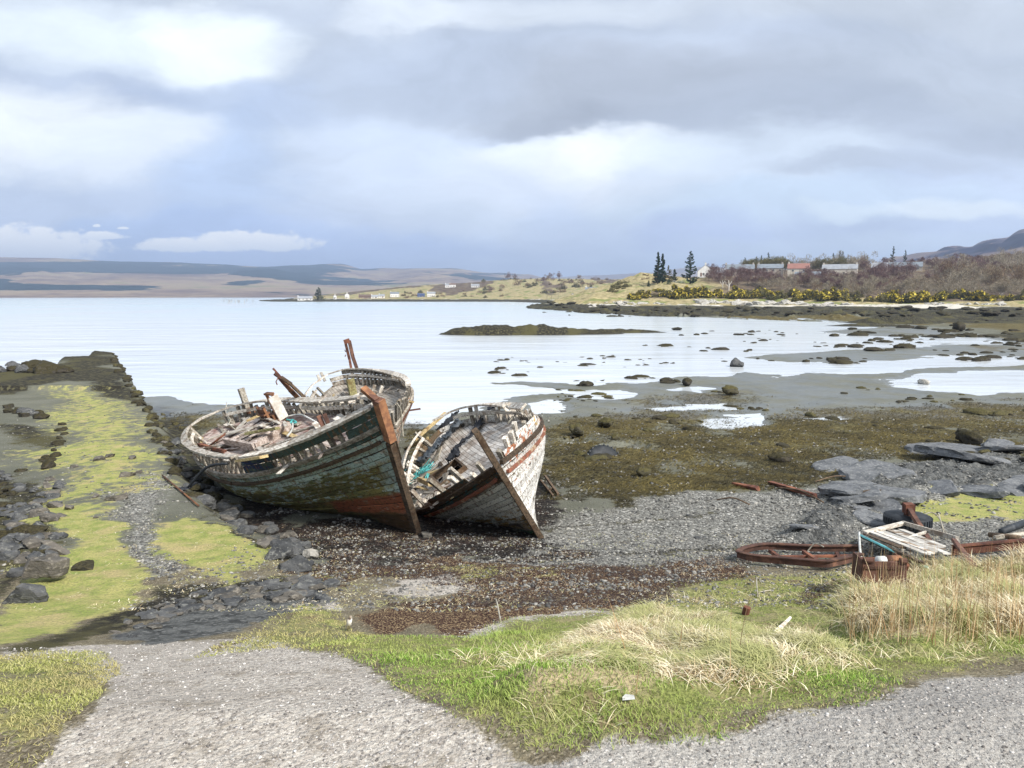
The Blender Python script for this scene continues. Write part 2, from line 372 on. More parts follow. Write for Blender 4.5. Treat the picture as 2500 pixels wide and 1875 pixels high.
def peb(lo,mid,hi,r=None): return t.ramp(r or r1,[(0,lo),(.45,mid),(.8,mid),(1,hi)])
sand=t.mix(t.ss(nl,.35,.65),(.128,.130,.098),(.178,.178,.138));sand=t.mix(t.ss(nf,.45,.7),sand,(.085,.083,.068))
dirt=t.mix(.45,peb((.07,.055,.04),(.20,.17,.125),(.5,.44,.34),r2),t.mix(t.ss(nm,.4,.6),(.12,.10,.055),(.24,.21,.12)))
c=sand
c=t.mix(mk(mD[3]),c,dirt)
grav=t.mix(.5,peb((.13,.115,.095),(.50,.455,.395),(.86,.82,.74),r2),peb((.22,.19,.165),(.50,.455,.395),(.72,.67,.58)));grav=t.mix(t.ss(nl,.45,.7),grav,(.36,.325,.28));grav=t.mix(t.math('MULTIPLY',t.ss(nm,.52,.66),.5),grav,(.24,.20,.15))
c=t.mix(mk(mA[0]),c,grav)
road=t.mix(.5,peb((.11,.103,.094),(.42,.395,.355),(.76,.73,.67),r2),(.41,.385,.345));road=t.mix(t.math('MULTIPLY',t.ss(nl,.4,.65),.5),road,(.20,.19,.18))
c=t.mix(mk(mA[1]),c,road)
shin=peb((.045,.045,.042),(.23,.225,.20),(.62,.6,.55));shin=t.mix(t.ss(nf,.5,.7),shin,(.10,.10,.09))
c=t.mix(mk(mB[2]),c,shin)
rockc=t.mix(t.ss(nm,.40,.60),(.045,.047,.046),(.135,.138,.132));rockc=t.mix(t.ss(r1,.6,.9),rockc,(.17,.17,.16));rockc=t.mix(t.ss(nf,.5,.7),rockc,(.06,.06,.055))
c=t.mix(mk(mC[1]),c,rockc)
weed=t.mix(t.ss(nf,.35,.65),(.055,.042,.016),(.145,.115,.04));weed=t.mix(t.ss(nm,.5,.7),weed,(.035,.028,.014));weed=t.mix(t.ss(nl,.5,.65),weed,t.mix(nf,(.10,.09,.05),(.19,.165,.07)))
c=t.mix(mk(mB[3]),c,weed)
drk=t.mix(t.ss(nf,.4,.65),(.014,.013,.010),(.045,.040,.028));drk=t.mix(t.ss(nm,.50,.60),drk,(.10,.092,.05));drk=t.mix(t.ss(t.noise(t.vm('MULTIPLY',P,(.25,.12,.0)),1.,5,.7),.5,.60),drk,(.075,.068,.030))
mud=t.mix(t.ss(r1,.6,.95),(.016,.013,.012),(.075,.065,.05))  # dark wet mud, its colour deepened further for the shade under the hulls
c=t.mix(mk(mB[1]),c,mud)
wr=t.mix(t.ss(nf,.4,.62),(.028,.012,.009),(.10,.055,.035));wr=t.mix(t.ss(r2,.72,.9),wr,(.42,.31,.17))
c=t.mix(mk(mB[0]),c,wr)
c=t.mix(mk(mC[3],.40,.60),c,drk)
alg=t.mix(t.ss(nm,.35,.65),(.24,.30,.045),(.46,.42,.13));alg=t.mix(t.ss(t.noise(PX,1.1,5,.6),.5,.66),alg,(.50,.40,.17));alg=t.mix(t.ss(nf,.45,.7),alg,(.19,.18,.07));alg=t.mix(.16,alg,(.30,.30,.22))
c=t.mix(mk(t.math('SUBTRACT',mC[0],t.math('MULTIPLY',t.ss(t.noise(PX,1.7,6,.7),.46,.66),.34)),.36,.66,1.15),c,alg)
grs=t.mix(t.ss(nf,.35,.65),(.13,.15,.045),(.27,.29,.09));grs=t.mix(t.ss(nm,.42,.62),grs,(.27,.24,.12));grs=t.mix(t.ss(t.noise(PX,1.3,4,.6),.55,.68),grs,(.20,.15,.09))
c=t.mix(mk(mA[2],.36,.66,1.5),c,grs)
strw=t.mix(nf,(.26,.19,.10),(.62,.52,.32))
c=t.mix(mk(mA[3]),c,strw)
moor=t.mix(t.ss(nl,.35,.65),(.22,.185,.09),(.42,.35,.19));moor=t.mix(t.ss(t.noise(PX,.08,5,.6),.5,.62),moor,(.17,.19,.06))
c=t.mix(mk(mD[0]),c,moor)
scr=t.mix(t.ss(t.noise(PX,.12,5,.6),.4,.62),(.085,.06,.045),(.16,.125,.08))
c=t.mix(mk(mD[1]),c,scr)
c=t.mix(mk(mD[2],.45,.6),c,t.mix(nl,(.42,.39,.33),(.62,.59,.52)))
# wetness: near sea level surfaces are dark and glossy
zz=t.sep(P)[2];wet=t.math('MULTIPLY',t.math('SUBTRACT',1.,t.ss(t.math('ADD',zz,t.math('MULTIPLY',t.math('SUBTRACT',nl,.5),.12)),.03,.12)),1.)
c=t.mix(t.math('MULTIPLY',wet,.35),c,t.mix(1.,c,(.5,.5,.5),'MULTIPLY'))
rough=t.mr(wet,0,1,.9,.30)
t.put(b.inputs['Base Color'],c);t.put(b.inputs['Roughness'],rough)
t.put(b.inputs['Specular IOR Level'],t.mr(wet,0,1,.15,.45))
ht=t.math('ADD',t.math('MULTIPLY',v1.outputs['Distance'],-.5),t.math('ADD',nf,t.math('MULTIPLY',nm,1.2)))
bst=t.math('MULTIPLY',t.mr(wet,0,1,1.,.12),t.mr(t.sep(P)[1],0,200,1.,.5))
bn=t.new('ShaderNodeBump');t.put(bn.inputs['Height'],ht);t.put(bn.inputs['Strength'],bst);bn.inputs['Distance'].default_value=.035
t.put(b.inputs['Normal'],bn.outputs[0])
GROUND=gm
# ================================================================ GROUND SHEET
nr,nc=1150,1000
yy=np.geomspace(5.5,1430,nr)-10
tt=np.concatenate([np.tan(np.radians(np.linspace(-62,-31,60)[:-1])),np.linspace(math.tan(math.radians(-31)),math.tan(math.radians(31)),nc-118),np.tan(np.radians(np.linspace(31,62,60)[1:]))])
nc=len(tt)
Y=np.repeat(yy[:,None],nc,1);X=(Y+14)*tt[None,:]*1.12
# keep the columns evenly spread in view: fan centred a little behind the camera
X=X.ravel();Y=Y.ravel();Z=Hn(X,Y)
idx=(np.arange(nr-1)[:,None]*nc+np.arange(nc-1)[None,:]).ravel()
Fq=np.stack([idx,idx+1,idx+nc+1,idx+nc],1)
keep=~((Z[Fq].max(1)<-.3))
Fq=Fq[keep]
used=np.zeros(len(X),bool);used[Fq.ravel()]=True;remap=np.cumsum(used)-1
X,Y,Z=X[used],Y[used],Z[used];Fq=remap[Fq]
g=mesh('ground',np.stack([X,Y,Z],1),Fq,GROUND,smooth=True);tag(g,'uneven tidal shore of shingle, sand, weed and grass',kind='structure')
def PM(l,w=.02,f=prof,name=None):
    m=np.zeros_like(X);l=[poly(p,f) if not isinstance(p,np.ndarray) else p for p in l]
    if name: ZONES[name]=(l,w)
    for p in l: m=np.maximum(m,mask(X,Y,p,w))
    return m
ZONES={}
def zm(name,x,y):
    m=np.zeros_like(x)
    for p in ZONES[name][0]: m=np.maximum(m,mask(x,y,p,ZONES[name][1]))
    return m
s_grav=PM([[(60,1680),(180,1560),(250,1480),(150,1430),(0,1440),(0,1400),(160,1395),(400,1385),(560,1375),(640,1400),(760,1430),(880,1500),(960,1560),(1060,1600),(1150,1680)],[(810,1265),(900,1245),(1010,1235),(1120,1240),(1000,1275),(880,1285)],[(950,1370),(1150,1320),(1300,1325),(1330,1340),(1150,1355),(1000,1385)],[(560,1250),(700,1300),(740,1330),(640,1320)]],name='grav')
s_road=PM([[(1020,1680),(1130,1640),(1300,1615),(1500,1605),(1700,1560),(1900,1505),(2300,1440),(2300,1700),(1020,1700)]],name='road')
s_grass=PM([GR1,[(0,1425),(100,1412),(200,1415),(250,1440),(180,1500),(120,1580),(60,1680),(-60,1680),(-60,1430)]],.035,name='grass')*.98;s_grass*=np.where(mask(X,Y,GR1,.02)>.3,1,.52+.48*ss(.34,.54,fbm(X*1.8,Y*1.8,5,191,.62)))
s_moss=PM([[(560,1345),(640,1310),(740,1330),(800,1390),(760,1420),(600,1400),(500,1410),(420,1420),(500,1380)]],.03,name='moss')*.60
s_grass=np.maximum(s_grass,s_moss)
s_straw=np.maximum(PM([ST1]),PM([ST2]))*.8
s_wrack=PM([[(790,1245),(900,1225),(1010,1205),(1200,1225),(1440,1225),(1600,1205),(1660,1240),(1440,1262),(1420,1310),(1150,1335),(1000,1375),(830,1385),(775,1345),(840,1300),(950,1290),(1000,1262)],[(640,1240),(940,1215),(1000,1190),(1010,1215),(830,1240),(700,1262)],[(425,1415),(520,1375),(545,1380),(450,1420)],[(1700,1310),(1740,1280),(1830,1255),(1850,1270),(1760,1310),(1790,1350),(1850,1400),(1760,1400)],[(100,1450),(190,1440),(210,1470),(140,1490)],[(600,1330),(650,1325),(640,1345)]],name='wrack')*.95
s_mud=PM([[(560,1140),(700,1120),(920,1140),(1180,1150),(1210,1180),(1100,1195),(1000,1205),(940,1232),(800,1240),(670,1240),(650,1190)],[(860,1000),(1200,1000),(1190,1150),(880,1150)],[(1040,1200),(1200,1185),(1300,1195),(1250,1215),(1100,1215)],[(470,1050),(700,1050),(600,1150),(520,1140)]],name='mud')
s_shin=PM([[(1140,1190),(1170,1120),(1250,1100),(1500,1060),(1700,1055),(2000,1040),(2300,1040),(2300,1205),(1640,1205),(1440,1228),(1180,1232),(1010,1215)],[(280,1060),(350,1060),(370,1130),(350,1180),(420,1240),(340,1270),(300,1230),(270,1120)],[(1180,1230),(1560,1200),(1640,1215),(1450,1232)]],.03,name='shin')*.9
s_weed=PM([[(1170,925),(1240,905),(1400,880),(1500,885),(1620,915),(1700,892),(2000,868),(2300,855),(2300,990),(2050,985),(1900,1010),(1700,1045),(1500,1062),(1250,1098),(1170,1080)],[(1380,862),(1480,845),(1600,842),(1640,860),(1560,880),(1450,885),(1390,880)],[(940,1000),(860,930),(880,890),(960,890)],[(430,870),(480,870),(520,900),(440,960),(350,900)]],.05,lev,name='weed')*.95
pools=PM(POOL,.012);s_weed*=1-.8*pools;s_weed*=.42+.58*ss(.32,.50,fbm(X*.55,Y*.38,4,171))
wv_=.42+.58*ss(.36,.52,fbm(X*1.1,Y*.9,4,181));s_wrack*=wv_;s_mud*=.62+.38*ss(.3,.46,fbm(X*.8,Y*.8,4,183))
s_rock=PM([ROCK,[(230,1375),(330,1315),(480,1285),(620,1258),(700,1270),(725,1300),(640,1322),(560,1345),(480,1372),(330,1392)]],name='rock')
s_alg=np.maximum.reduce([PM([[(110,835),(230,830),(275,880),(330,940),(355,1000),(368,1050),(330,1065),(200,1075),(120,1100),(60,1100),(140,1010),(20,990),(0,960),(160,950),(120,900)]],.05,zs_)*.88,
 PM([[(70,1120),(120,1085),(248,1072),(270,1120),(290,1200),(340,1230),(300,1270),(180,1310),(80,1350),(-30,1390),(-30,1300),(60,1240),(120,1180)]],.02,zs_,name='algl')*1.0,
 PM([[(362,1135),(430,1108),(505,1120),(560,1160),(620,1195),(560,1220),(480,1248),(410,1232),(350,1180)]],.02,zs_,name='algm')*1.0,
 PM([[(940,1232),(1010,1218),(1110,1225),(1090,1245),(1000,1258)],[(1110,1232),(1200,1222),(1200,1236)],[(1120,1245),(1210,1240),(1200,1250)],[(1940,1098),(2030,1062),(2120,1062),(2300,1052),(2300,1108),(2120,1118),(2010,1132),(1950,1115)],[(2150,995),(2300,990),(2300,1003)],[(620,1310),(700,1320),(790,1370),(780,1390),(690,1350),(600,1330)]],name='algr')*.95,
 PM([[(640,1245),(720,1240),(760,1250),(700,1262)]])*.8])
s_alg*=1-.45*PM([[(280,930),(250,1000),(210,1050),(160,1070),(330,1070),(300,1010)]],.06,zs_)*(Y>14)*ss(.4,.6,fbm(X*1.2,Y*.9,3,91))
s_dark=np.maximum.reduce([PM([[(-30,795),(120,790),(140,768),(200,752),(240,758),(330,862),(350,935),(372,990),(400,1050),(470,1105),(560,1150),(640,1190),(600,1222),(540,1160),(480,1200),(470,1100),(440,960),(430,880),(330,850),(280,880),(225,822),(130,826),(-30,850)]],.02,zs_),
 PM([[(-40,1000),(60,1010),(110,1040),(150,1075),(100,1180),(60,1240),(-40,1285)],[(60,900),(170,905),(120,960),(60,960),(-40,900)]],.03,zs_)*.8,
 PM([[(-30,1410),(0,1400),(110,1370),(200,1325),(330,1282),(480,1262),(640,1245),(650,1265),(480,1292),(380,1312),(210,1372),(60,1420)],[(1190,1140),(1330,1120),(1500,1098),(1580,1095),(1480,1110),(1300,1135),(1190,1158)],[(1150,1205),(1400,1192),(1600,1180),(1700,1165),(1620,1192),(1400,1205)]])*.8])
dist=np.hypot(X,Y)
isl=np.zeros_like(X)
for c_,rx,ry,h in ISL:
    q=((X-c_[0])/rx)**2+((Y-c_[1])/ry)**2;isl=np.maximum(isl,ss(1.6,1.2,q))
s_dark=np.maximum(s_dark,isl)
shz=Z+.8*(fbm(X*.05,Y*.02,4,101)-.5)
pxw=1250+X/np.maximum(Y,1)*F
s_dark=np.maximum(s_dark,(dist>225)*(1-ss(1.9,2.3,shz))*(Z>-.2)*.95)
s_dark=np.maximum(s_dark,(dist>100)*ss(2050,2300,pxw+300*(fbm(X*.03,Y*.03,3,7)-.5))*(Z>.1)*(Z<1.8)*(.35+.5*ss(.4,.6,fbm(X*.08,Y*.03,3,77))))
s_weed=np.maximum(s_weed,(dist>90)*(dist<330)*(Z>.05)*ss(.42,.6,fbm(X*.06,Y*.025,4,78))*.9)
s_moor=(dist>225)*ss(2.0,2.5,shz)
s_scr=(dist>225)*ss(3.2,5.5,Z+3*(fbm(X*.03,Y*.03,4,111)-.5))*ss(1500,1800,pxw+400*(fbm(X*.02,Y*.02,3,8)-.5))
s_scr=np.maximum(s_scr,(dist>700)*ss(.48,.56,fbm(X*.02,Y*.006,4,113))*ss(4,9,Z))
s_pale=(dist>225)*(np.exp(-((shz-2.25)/.35)**2))*ss(.47,.58,fbm(X*.05,Y*.05,3,114))*.85
s_pale=np.maximum(s_pale,PM([poly([(1970,664),(2010,660),(2120,664),(2110,668),(2000,668)],H0)],.004)*1.)
s_dirt=(Y<12.5)*1.0
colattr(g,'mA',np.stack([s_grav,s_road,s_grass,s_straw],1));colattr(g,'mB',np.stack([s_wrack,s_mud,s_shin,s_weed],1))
colattr(g,'mC',np.stack([s_alg,s_rock,0*X,s_dark],1));colattr(g,'mD',np.stack([s_moor,s_scr,s_pale,s_dirt],1))
# ================================================================ WATER
wm,t,b=newmat('sea_water');geo=t.new('ShaderNodeNewGeometry');P=geo.outputs['Position'];ps=t.sep(P)
w1=t.noise(t.mapv(P,(.5,1.7,1)),1.5,4,.6);w2=t.noise(t.mapv(P,(.12,.5,1)),1.,4,.6);w3=t.noise(t.mapv(P,(.035,.11,1)),1.,4,.6)
w4=t.noise(t.mapv(P,(.03,.012,1)),1.,4,.6)
amp=t.mr(t.math('ADD',ps[1],t.math('MULTIPLY',ps[0],-.6)),60,150,.30,1.)
hgt=t.math('ADD',t.math('MULTIPLY',w1,.10),t.math('ADD',t.math('MULTIPLY',w2,.40),t.math('MULTIPLY',w3,2.6)))
bn=t.new('ShaderNodeBump');t.put(bn.inputs['Height'],hgt);t.put(bn.inputs['Strength'],t.math('MULTIPLY',amp,.8));bn.inputs['Distance'].default_value=.35
t.put(b.inputs['Normal'],bn.outputs[0])
cc=t.mix(t.ss(ps[1],40,400),(.61,.635,.64),(.54,.645,.67));cc=t.mix(t.ss(w4,.4,.65),cc,(.58,.62,.65))
t.put(b.inputs['Base Color'],cc);b.inputs['Roughness'].default_value=.16;b.inputs['IOR'].default_value=1.33;b.inputs['Specular IOR Level'].default_value=.75
wv=[(-14000,20,0),(14000,20,0),(14000,14000,0),(-14000,14000,0)]
w=mesh('water',wv,[(0,1,2,3)],wm);tag(w,'pale rippled sea water of the bay',kind='structure')
# ================================================================ FAR HILLS
def hillmat(name,stops,forest,fm,shade=.5):
    m,t,b=newmat(name);g=t.new('ShaderNodeNewGeometry');P=g.outputs['Position'];a=t.attr('hm');s=t.sep(a.outputs['Vector'])
    n=t.noise(t.vm('MULTIPLY',P,(.0016,.0016,.006)),1.,6,.6);n2=t.noise(t.vm('MULTIPLY',P,(.012,.012,.03)),1.,5,.65)
    c=t.ramp(t.math('ADD',t.math('MULTIPLY',n,.7),t.math('MULTIPLY',n2,.3)),stops)
    f=t.ss(t.math('ADD',s[0],t.math('MULTIPLY',t.math('SUBTRACT',n2,.5),.5)),.46,.54)
    c=t.mix(f,c,t.mix(t.ss(n2,.4,.6),forest,tuple(x*.55 for x in forest)))
    t.put(b.inputs['Base Color'],c);b.inputs['Roughness'].default_value=1;b.inputs['Specular IOR Level'].default_value=0
    return m
HILLM=hillmat('moorland',[(.34,(.10,.07,.065)),(.46,(.18,.13,.10)),(.55,(.30,.23,.15)),(.64,(.14,.16,.07))],(.014,.034,.036),0)
def ridge(name,cols,rs,tab,nc,nr,nfun,mat,fmask,label,pxr):
    px=np.linspace(*pxr,nc);r=np.linspace(rs[0],rs[-1],nr);PXX,R=np.meshgrid(px,r);ic=np.interp(PXX,cols,np.arange(len(cols)))
    i=np.clip(ic.astype(int),0,len(cols)-2);a=ic-i;a=a*a*(3-2*a);tab=np.array(tab,float);jr=np.interp(R,rs,np.arange(len(rs)));j=np.clip(jr.astype(int),0,len(rs)-2);bb=jr-j
    z=(tab[i,j]*(1-a)+tab[i+1,j]*a)*(1-bb)+(tab[i,j+1]*(1-a)+tab[i+1,j+1]*a)*bb
    th=np.arctan((PXX-1250)/F);x=R*np.sin(th);y=R*np.cos(th)
    z=z+nfun(x,y,z)
    id_=(np.arange(nr-1)[:,None]*nc+np.arange(nc-1)[None,:]).ravel();Fc=np.stack([id_,id_+1,id_+nc+1,id_+nc],1)
    o=mesh(name,np.stack([x.ravel(),y.ravel(),z.ravel()],1),Fc,mat,smooth=True);colattr(o,'hm',np.stack([fmask(PXX,R,x,y,z).ravel()]*3,1))
    return tag(o,label,kind='structure')
CT=1.
# table from the skyline (photo rows) at the far edge; intermediate benches
def zat(ypx,r): return 6+(722.3-ypx)*r/F*CT
colsF=[-500,0,100,217,311,450,506,651,740,836,890,947,1035,1096,1206,1285,1330,1400]
skyF=[628,628,632,637,641,643,645,653,650,646,658,655,655,655,667,672,679,684]
midF=[668,668,664,672,668,672,676,668,676,680,684,684,672,672,680,684,690,700]
lowF=[700,700,690,692,690,694,694,694,698,702,702,704,698,698,704,710,712,714]
rs=[2600,3300,4300,5600,7400,8200]
tab=[]
for cpx,a,m_,l in zip(colsF,skyF,midF,lowF):
    CT=1/math.hypot(1,(cpx-1250)/F)
    r0=np.interp(cpx,[0,250,500],[0,0,0]);tab.append([-3,3,zat(l,4300),zat(m_,5600),zat(a,7400),zat(a,7400)*.8])
def nf_(x,y,z): return np.clip(z/150,0,1)*((fbm(x*.0011,y*.0011,5,131)-.5)*62+(fbm(x*.004,y*.004,4,133,.6)-.5)*34)*np.clip((8000-np.hypot(x,y))/1500,.12,1)
def fm_(px,r,x,y,z):
    m=fbm(x*.0011+3,z*.016+y*.0002,5,141,.55)
    w1=fbm(x*.0016,y*.0012,5,143,.62)-.5;w2=fbm(x*.0016+9,y*.0012,5,147,.62)-.5
    yy=722.3-(z-6)*F/r*np.hypot(1,(px-1250)/F)+26*w2;px=px+230*w1
    blob=lambda cx,cy,sx,sy:np.exp(-(((px-cx)/sx)**2+((yy-cy)/sy)**2))
    f=.44+2.3*(m-.5)
    for cx,cy,sx,sy in [(250,651,150,9),(480,660,170,10),(60,675,90,12),(100,706,150,9),(290,712,90,4),(640,662,130,10),(800,655,90,7),(560,690,60,8),(1000,697,110,5),(780,688,90,8),(1180,672,120,6),(1140,694,60,5),(900,690,80,6)]: f=f+.75*blob(cx,cy,sx,sy)
    for cx,cy,sx,sy in [(100,632,140,6),(480,642,90,3),(250,690,90,7),(420,685,80,8),(560,680,60,5),(1020,676,130,13),(860,652,40,4),(880,672,40,5),(200,724,300,5)]: f=f-.8*blob(cx,cy,sx,sy)
    return f
ridge('hills',colsF,rs,tab,420,150,nf_,HILLM,fm_,'long forested moorland hills across the sound',(-480,1400))
CT=.93
ridge('hills',[1150,1300,1446,1558,1700,1900,2100,2400,3200],[6000,9000],[[-5,zat(690,9000)],[-5,zat(678,9000)],[-5,zat(669,9000)],[-5,zat(664,9000)],[-5,zat(650,9000)],[-5,zat(658,9000)],[-5,zat(665,9000)],[-5,zat(650,9000)],[-5,300]],120,30,lambda x,y,z:z*.05*(fbm(x*.001,y*.001,4,5)-.5),HILLM,lambda *a:0.1+0*a[0],'faint blue hills far behind the headland',(1150,3200))
MTN=hillmat('heather_mountain',[(.34,(.045,.036,.06)),(.46,(.09,.07,.085)),(.55,(.19,.145,.12)),(.66,(.25,.20,.14))],(.025,.024,.05),0)  # mountain tones shifted to purple-blue, distant haze put into the colour
def nm_(x,y,z): 
    f=fbm(x*.006,y*.006,5,151,.55)
    return np.clip(z/60,0,1)*((f-.5)*60+14*np.abs(np.sin(z*.09+6*f))-16)*.6
CT=.86
ridge('mountain',[1750,1950,2100,2180,2250,2340,2420,2500,2700,3000,3500],[1500,2000,2600,3200,3600],
 [[5,8,10,14,8],[8,12,30,zat(672,3200),40],[10,30,80,zat(644,3200),90],[12,40,95,zat(622,3200),110],[14,45,110,zat(612,3200),130],[16,55,130,zat(600,3200),150],[18,65,150,zat(580,3200),180],[20,75,180,zat(563,3200),210],[20,80,190,zat(555,3200),260],[20,80,200,zat(560,3200),260],[20,70,180,300,260]],260,160,nm_,MTN,lambda px,r,x,y,z:.30+1.6*(fbm(x*.004,y*.0022,5,161,.6)-.5),'purple heather mountain behind the right hand woods',(1750,3500))
# ================================================================ SKY AND LIGHT
SC.view_settings.exposure=.5
SUN_EL,SUN_AZ=43,134   # azimuth clockwise from +Y (view direction)
wo=bpy.data.worlds.new('World');SC.world=wo;wo.use_nodes=True;t=NT(wo.node_tree)
for n in list(t.n): t.n.remove(n)
out=t.new('ShaderNodeOutputWorld');sky=t.new('ShaderNodeTexSky',sky_type='NISHITA');sky.sun_disc=False
sky.sun_elevation=math.radians(SUN_EL);sky.sun_rotation=math.radians(SUN_AZ);sky.air_density=1.4;sky.dust_density=2
bg1=t.new('ShaderNodeBackground');t.put(bg1.inputs[0],sky.outputs[0]);bg1.inputs[1].default_value=.12
tc=t.new('ShaderNodeTexCoord');d=tc.outputs['Generated'];s=t.sep(d)
den=t.math('MAXIMUM',s[1],.25)
u=t.math('DIVIDE',s[0],den);v=t.math('DIVIDE',s[2],den)
# cloud layer coordinates: streaks widen overhead, flatten at the horizon
hh=t.math('ADD',t.math('MAXIMUM',s[2],0.),.22);cl=t.comb(t.math('DIVIDE',s[0],hh),t.math('DIVIDE',s[1],hh),0.)
nA=t.noise(t.comb(u,t.math('MULTIPLY',v,2.2),0.),2.3,6,.55);nB=t.noise(t.comb(t.math('ADD',u,9.),t.math('MULTIPLY',v,2.2),0.),2.3,6,.55);nC=t.noise(cl,1.3,6,.6)
nD=t.noise(t.comb(u,t.math('MULTIPLY',v,2.),3.),9.,5,.6)
uw=t.math('ADD',u,t.math('MULTIPLY',t.math('SUBTRACT',nA,.5),.40));vw=t.math('ADD',v,t.math('MULTIPLY',t.math('SUBTRACT',nB,.5),.20))
def lin(c): return tuple((x/255/12.92) if x/255<=.04045 else ((x/255+.055)/1.055)**2.4 for x in c)
def SP(px,py): r=ray(px,py);return r[0]/r[1],r[2]/r[1]
base=t.ramp(t.mr(v,0,.42,0,1),[(0,lin((190,209,240))),(.22,lin((196,211,238))),(.5,lin((206,218,236))),(.8,lin((184,194,210))),(1,lin((204,212,222)))])
cc=t.mix(t.ss(nC,.35,.65),base,t.mix(1.,base,(.86,.87,.90),'MULTIPLY'))
c=cc
BL=[(150,70,420,90,(228,238,247),.9),(470,130,170,120,(236,244,251),.9),(120,245,260,38,(168,181,206),.85),(560,250,230,60,(172,187,214),.8),
 (60,330,220,90,(238,244,250),.95),(330,400,190,90,(228,236,247),.9),(600,480,120,170,(176,196,229),.7),(300,640,420,60,(166,190,232),.8),(760,630,330,55,(170,192,234),.8),(1020,430,250,110,(214,225,242),.75),(1260,520,260,100,(212,225,243),.75),
 (1000,330,200,60,(206,218,238),.7),
 (1500,235,480,75,(164,171,184),.92),(1350,290,160,30,(156,163,177),.8),(2150,310,520,85,(170,179,195),.9),(2400,180,400,80,(178,186,198),.7),(1050,190,260,60,(176,187,206),.7),
 (1250,40,330,45,(208,216,226),.8),(2200,50,500,50,(190,197,206),.6),
 (1400,430,330,85,(226,235,247),.75),(1450,372,270,46,(240,246,252),.85),(1000,50,200,40,(222,230,240),.7),(1430,385,90,60,(246,250,253),.8),(1250,450,200,70,(212,222,240),.7),(1900,400,300,60,(212,224,239),.8),(2150,420,230,22,(180,190,208),.7),(1950,520,450,60,(204,222,242),.8),
 (2330,545,170,30,(232,242,250),.8),(2060,560,90,25,(222,236,248),.7),(1660,600,130,70,(182,198,234),.8),(1350,600,110,110,(196,212,240),.7),(2000,680,600,50,(206,222,240),.6)]
for px,py,sx,sy,col,st in BL:
    cx,cz=SP(px,py);a=sx/F*1.0;b_=sy/F*1.0
    q=t.math('ADD',t.math('POWER',t.math('ABSOLUTE',t.math('MULTIPLY',t.math('SUBTRACT',uw,cx),1/a)),2.),t.math('POWER',t.math('ABSOLUTE',t.math('MULTIPLY',t.math('SUBTRACT',vw,cz),1/b_)),2.))
    m=t.math('MULTIPLY',t.math('SUBTRACT',1.,t.ss(q,.1,2.1)),st)
    c=t.mix(m,c,lin(col))
nE=t.noise(t.comb(uw,t.math('MULTIPLY',vw,2.4),5.),4.5,7,.62,.6);k=t.math('MULTIPLY',t.mr(nD,.3,.7,.965,1.035),t.mr(nE,.3,.7,.875,1.10));c=t.mix(1.,c,t.comb(k,k,k),'MULTIPLY')
# low cumulus over the far hills
for px,py,sx,sy,top in [(60,588,245,64,0),(250,572,80,16,0),(610,584,180,38,0),(440,594,130,27,0),(235,550,12,6,0),(300,556,18,5,0)]:
    cx,cz=SP(px,py);uu=t.math('MULTIPLY',t.math('SUBTRACT',u,cx),F/sx);vv=t.math('MULTIPLY',t.math('SUBTRACT',v,cz-.35*sy/F),F/sy)
    vv=t.math('ADD',t.math('MAXIMUM',vv,0.),t.math('MULTIPLY',t.math('MINIMUM',vv,0.),-1.9))
    q=t.math('SUBTRACT',1.,t.math('ADD',t.math('MULTIPLY',uu,uu),t.math('MULTIPLY',vv,vv)))
    n=t.noise(t.comb(u,t.math('MULTIPLY',v,1.5),7.),30.,6,.6)
    m=t.ss(t.math('ADD',q,t.math('MULTIPLY',t.math('SUBTRACT',n,.5),2.4)),.05,.55)
    vv2=t.mr(v,cz-sy/F*.8,cz+sy/F*.6,0,1)
    c=t.mix(t.math('MULTIPLY',m,.97),c,t.mix(vv2,lin((222,231,246)),lin((250,252,255))))
bg2=t.new('ShaderNodeBackground');t.put(bg2.inputs[0],c)
bg2.inputs[1].default_value=.94
mx=t.new('ShaderNodeMixShader');t.put(mx.inputs[0],.93);t.l.new(bg1.outputs[0],mx.inputs[1]);t.l.new(bg2.outputs[0],mx.inputs[2]);t.l.new(mx.outputs[0],out.inputs[0])
sl=bpy.data.lights.new('sun','SUN');sl.energy=4.4;sl.angle=math.radians(9);sl.color=(1,.96,.90);so=bpy.data.objects.new('sun',sl);COL.objects.link(so)
az=math.radians(SUN_AZ);el=math.radians(SUN_EL);dv=Vector((math.sin(az)*math.cos(el),math.cos(az)*math.cos(el),math.sin(el)));so.rotation_euler=dv.to_track_quat('Z','Y').to_euler();so.location=(30,-30,60)
HAZE=True
if HAZE:
    m=bpy.data.materials.new('haze');m.use_nodes=True;t=NT(m.node_tree)
    for n in list(t.n):t.n.remove(n)
    o_=t.new('ShaderNodeOutputMaterial');pv=t.new('ShaderNodeVolumePrincipled');pv.inputs['Color'].default_value=(.58,.72,.98,1);pv.inputs['Density'].default_value=1.6e-4;pv.inputs['Anisotropy'].default_value=.2
    t.l.new(pv.outputs[0],o_.inputs['Volume'])
    mb=MB();mb.box((0,4500,198),(24000,11400,402.));o=mb.build('haze',m);tag(o,'thin pale blue air over the bay',kind='stuff')
SC.cycles.volume_bounces=0;SC.cycles.max_bounces=6;SC.cycles.diffuse_bounces=3;SC.cycles.glossy_bounces=3;SC.cycles.transparent_max_bounces=8
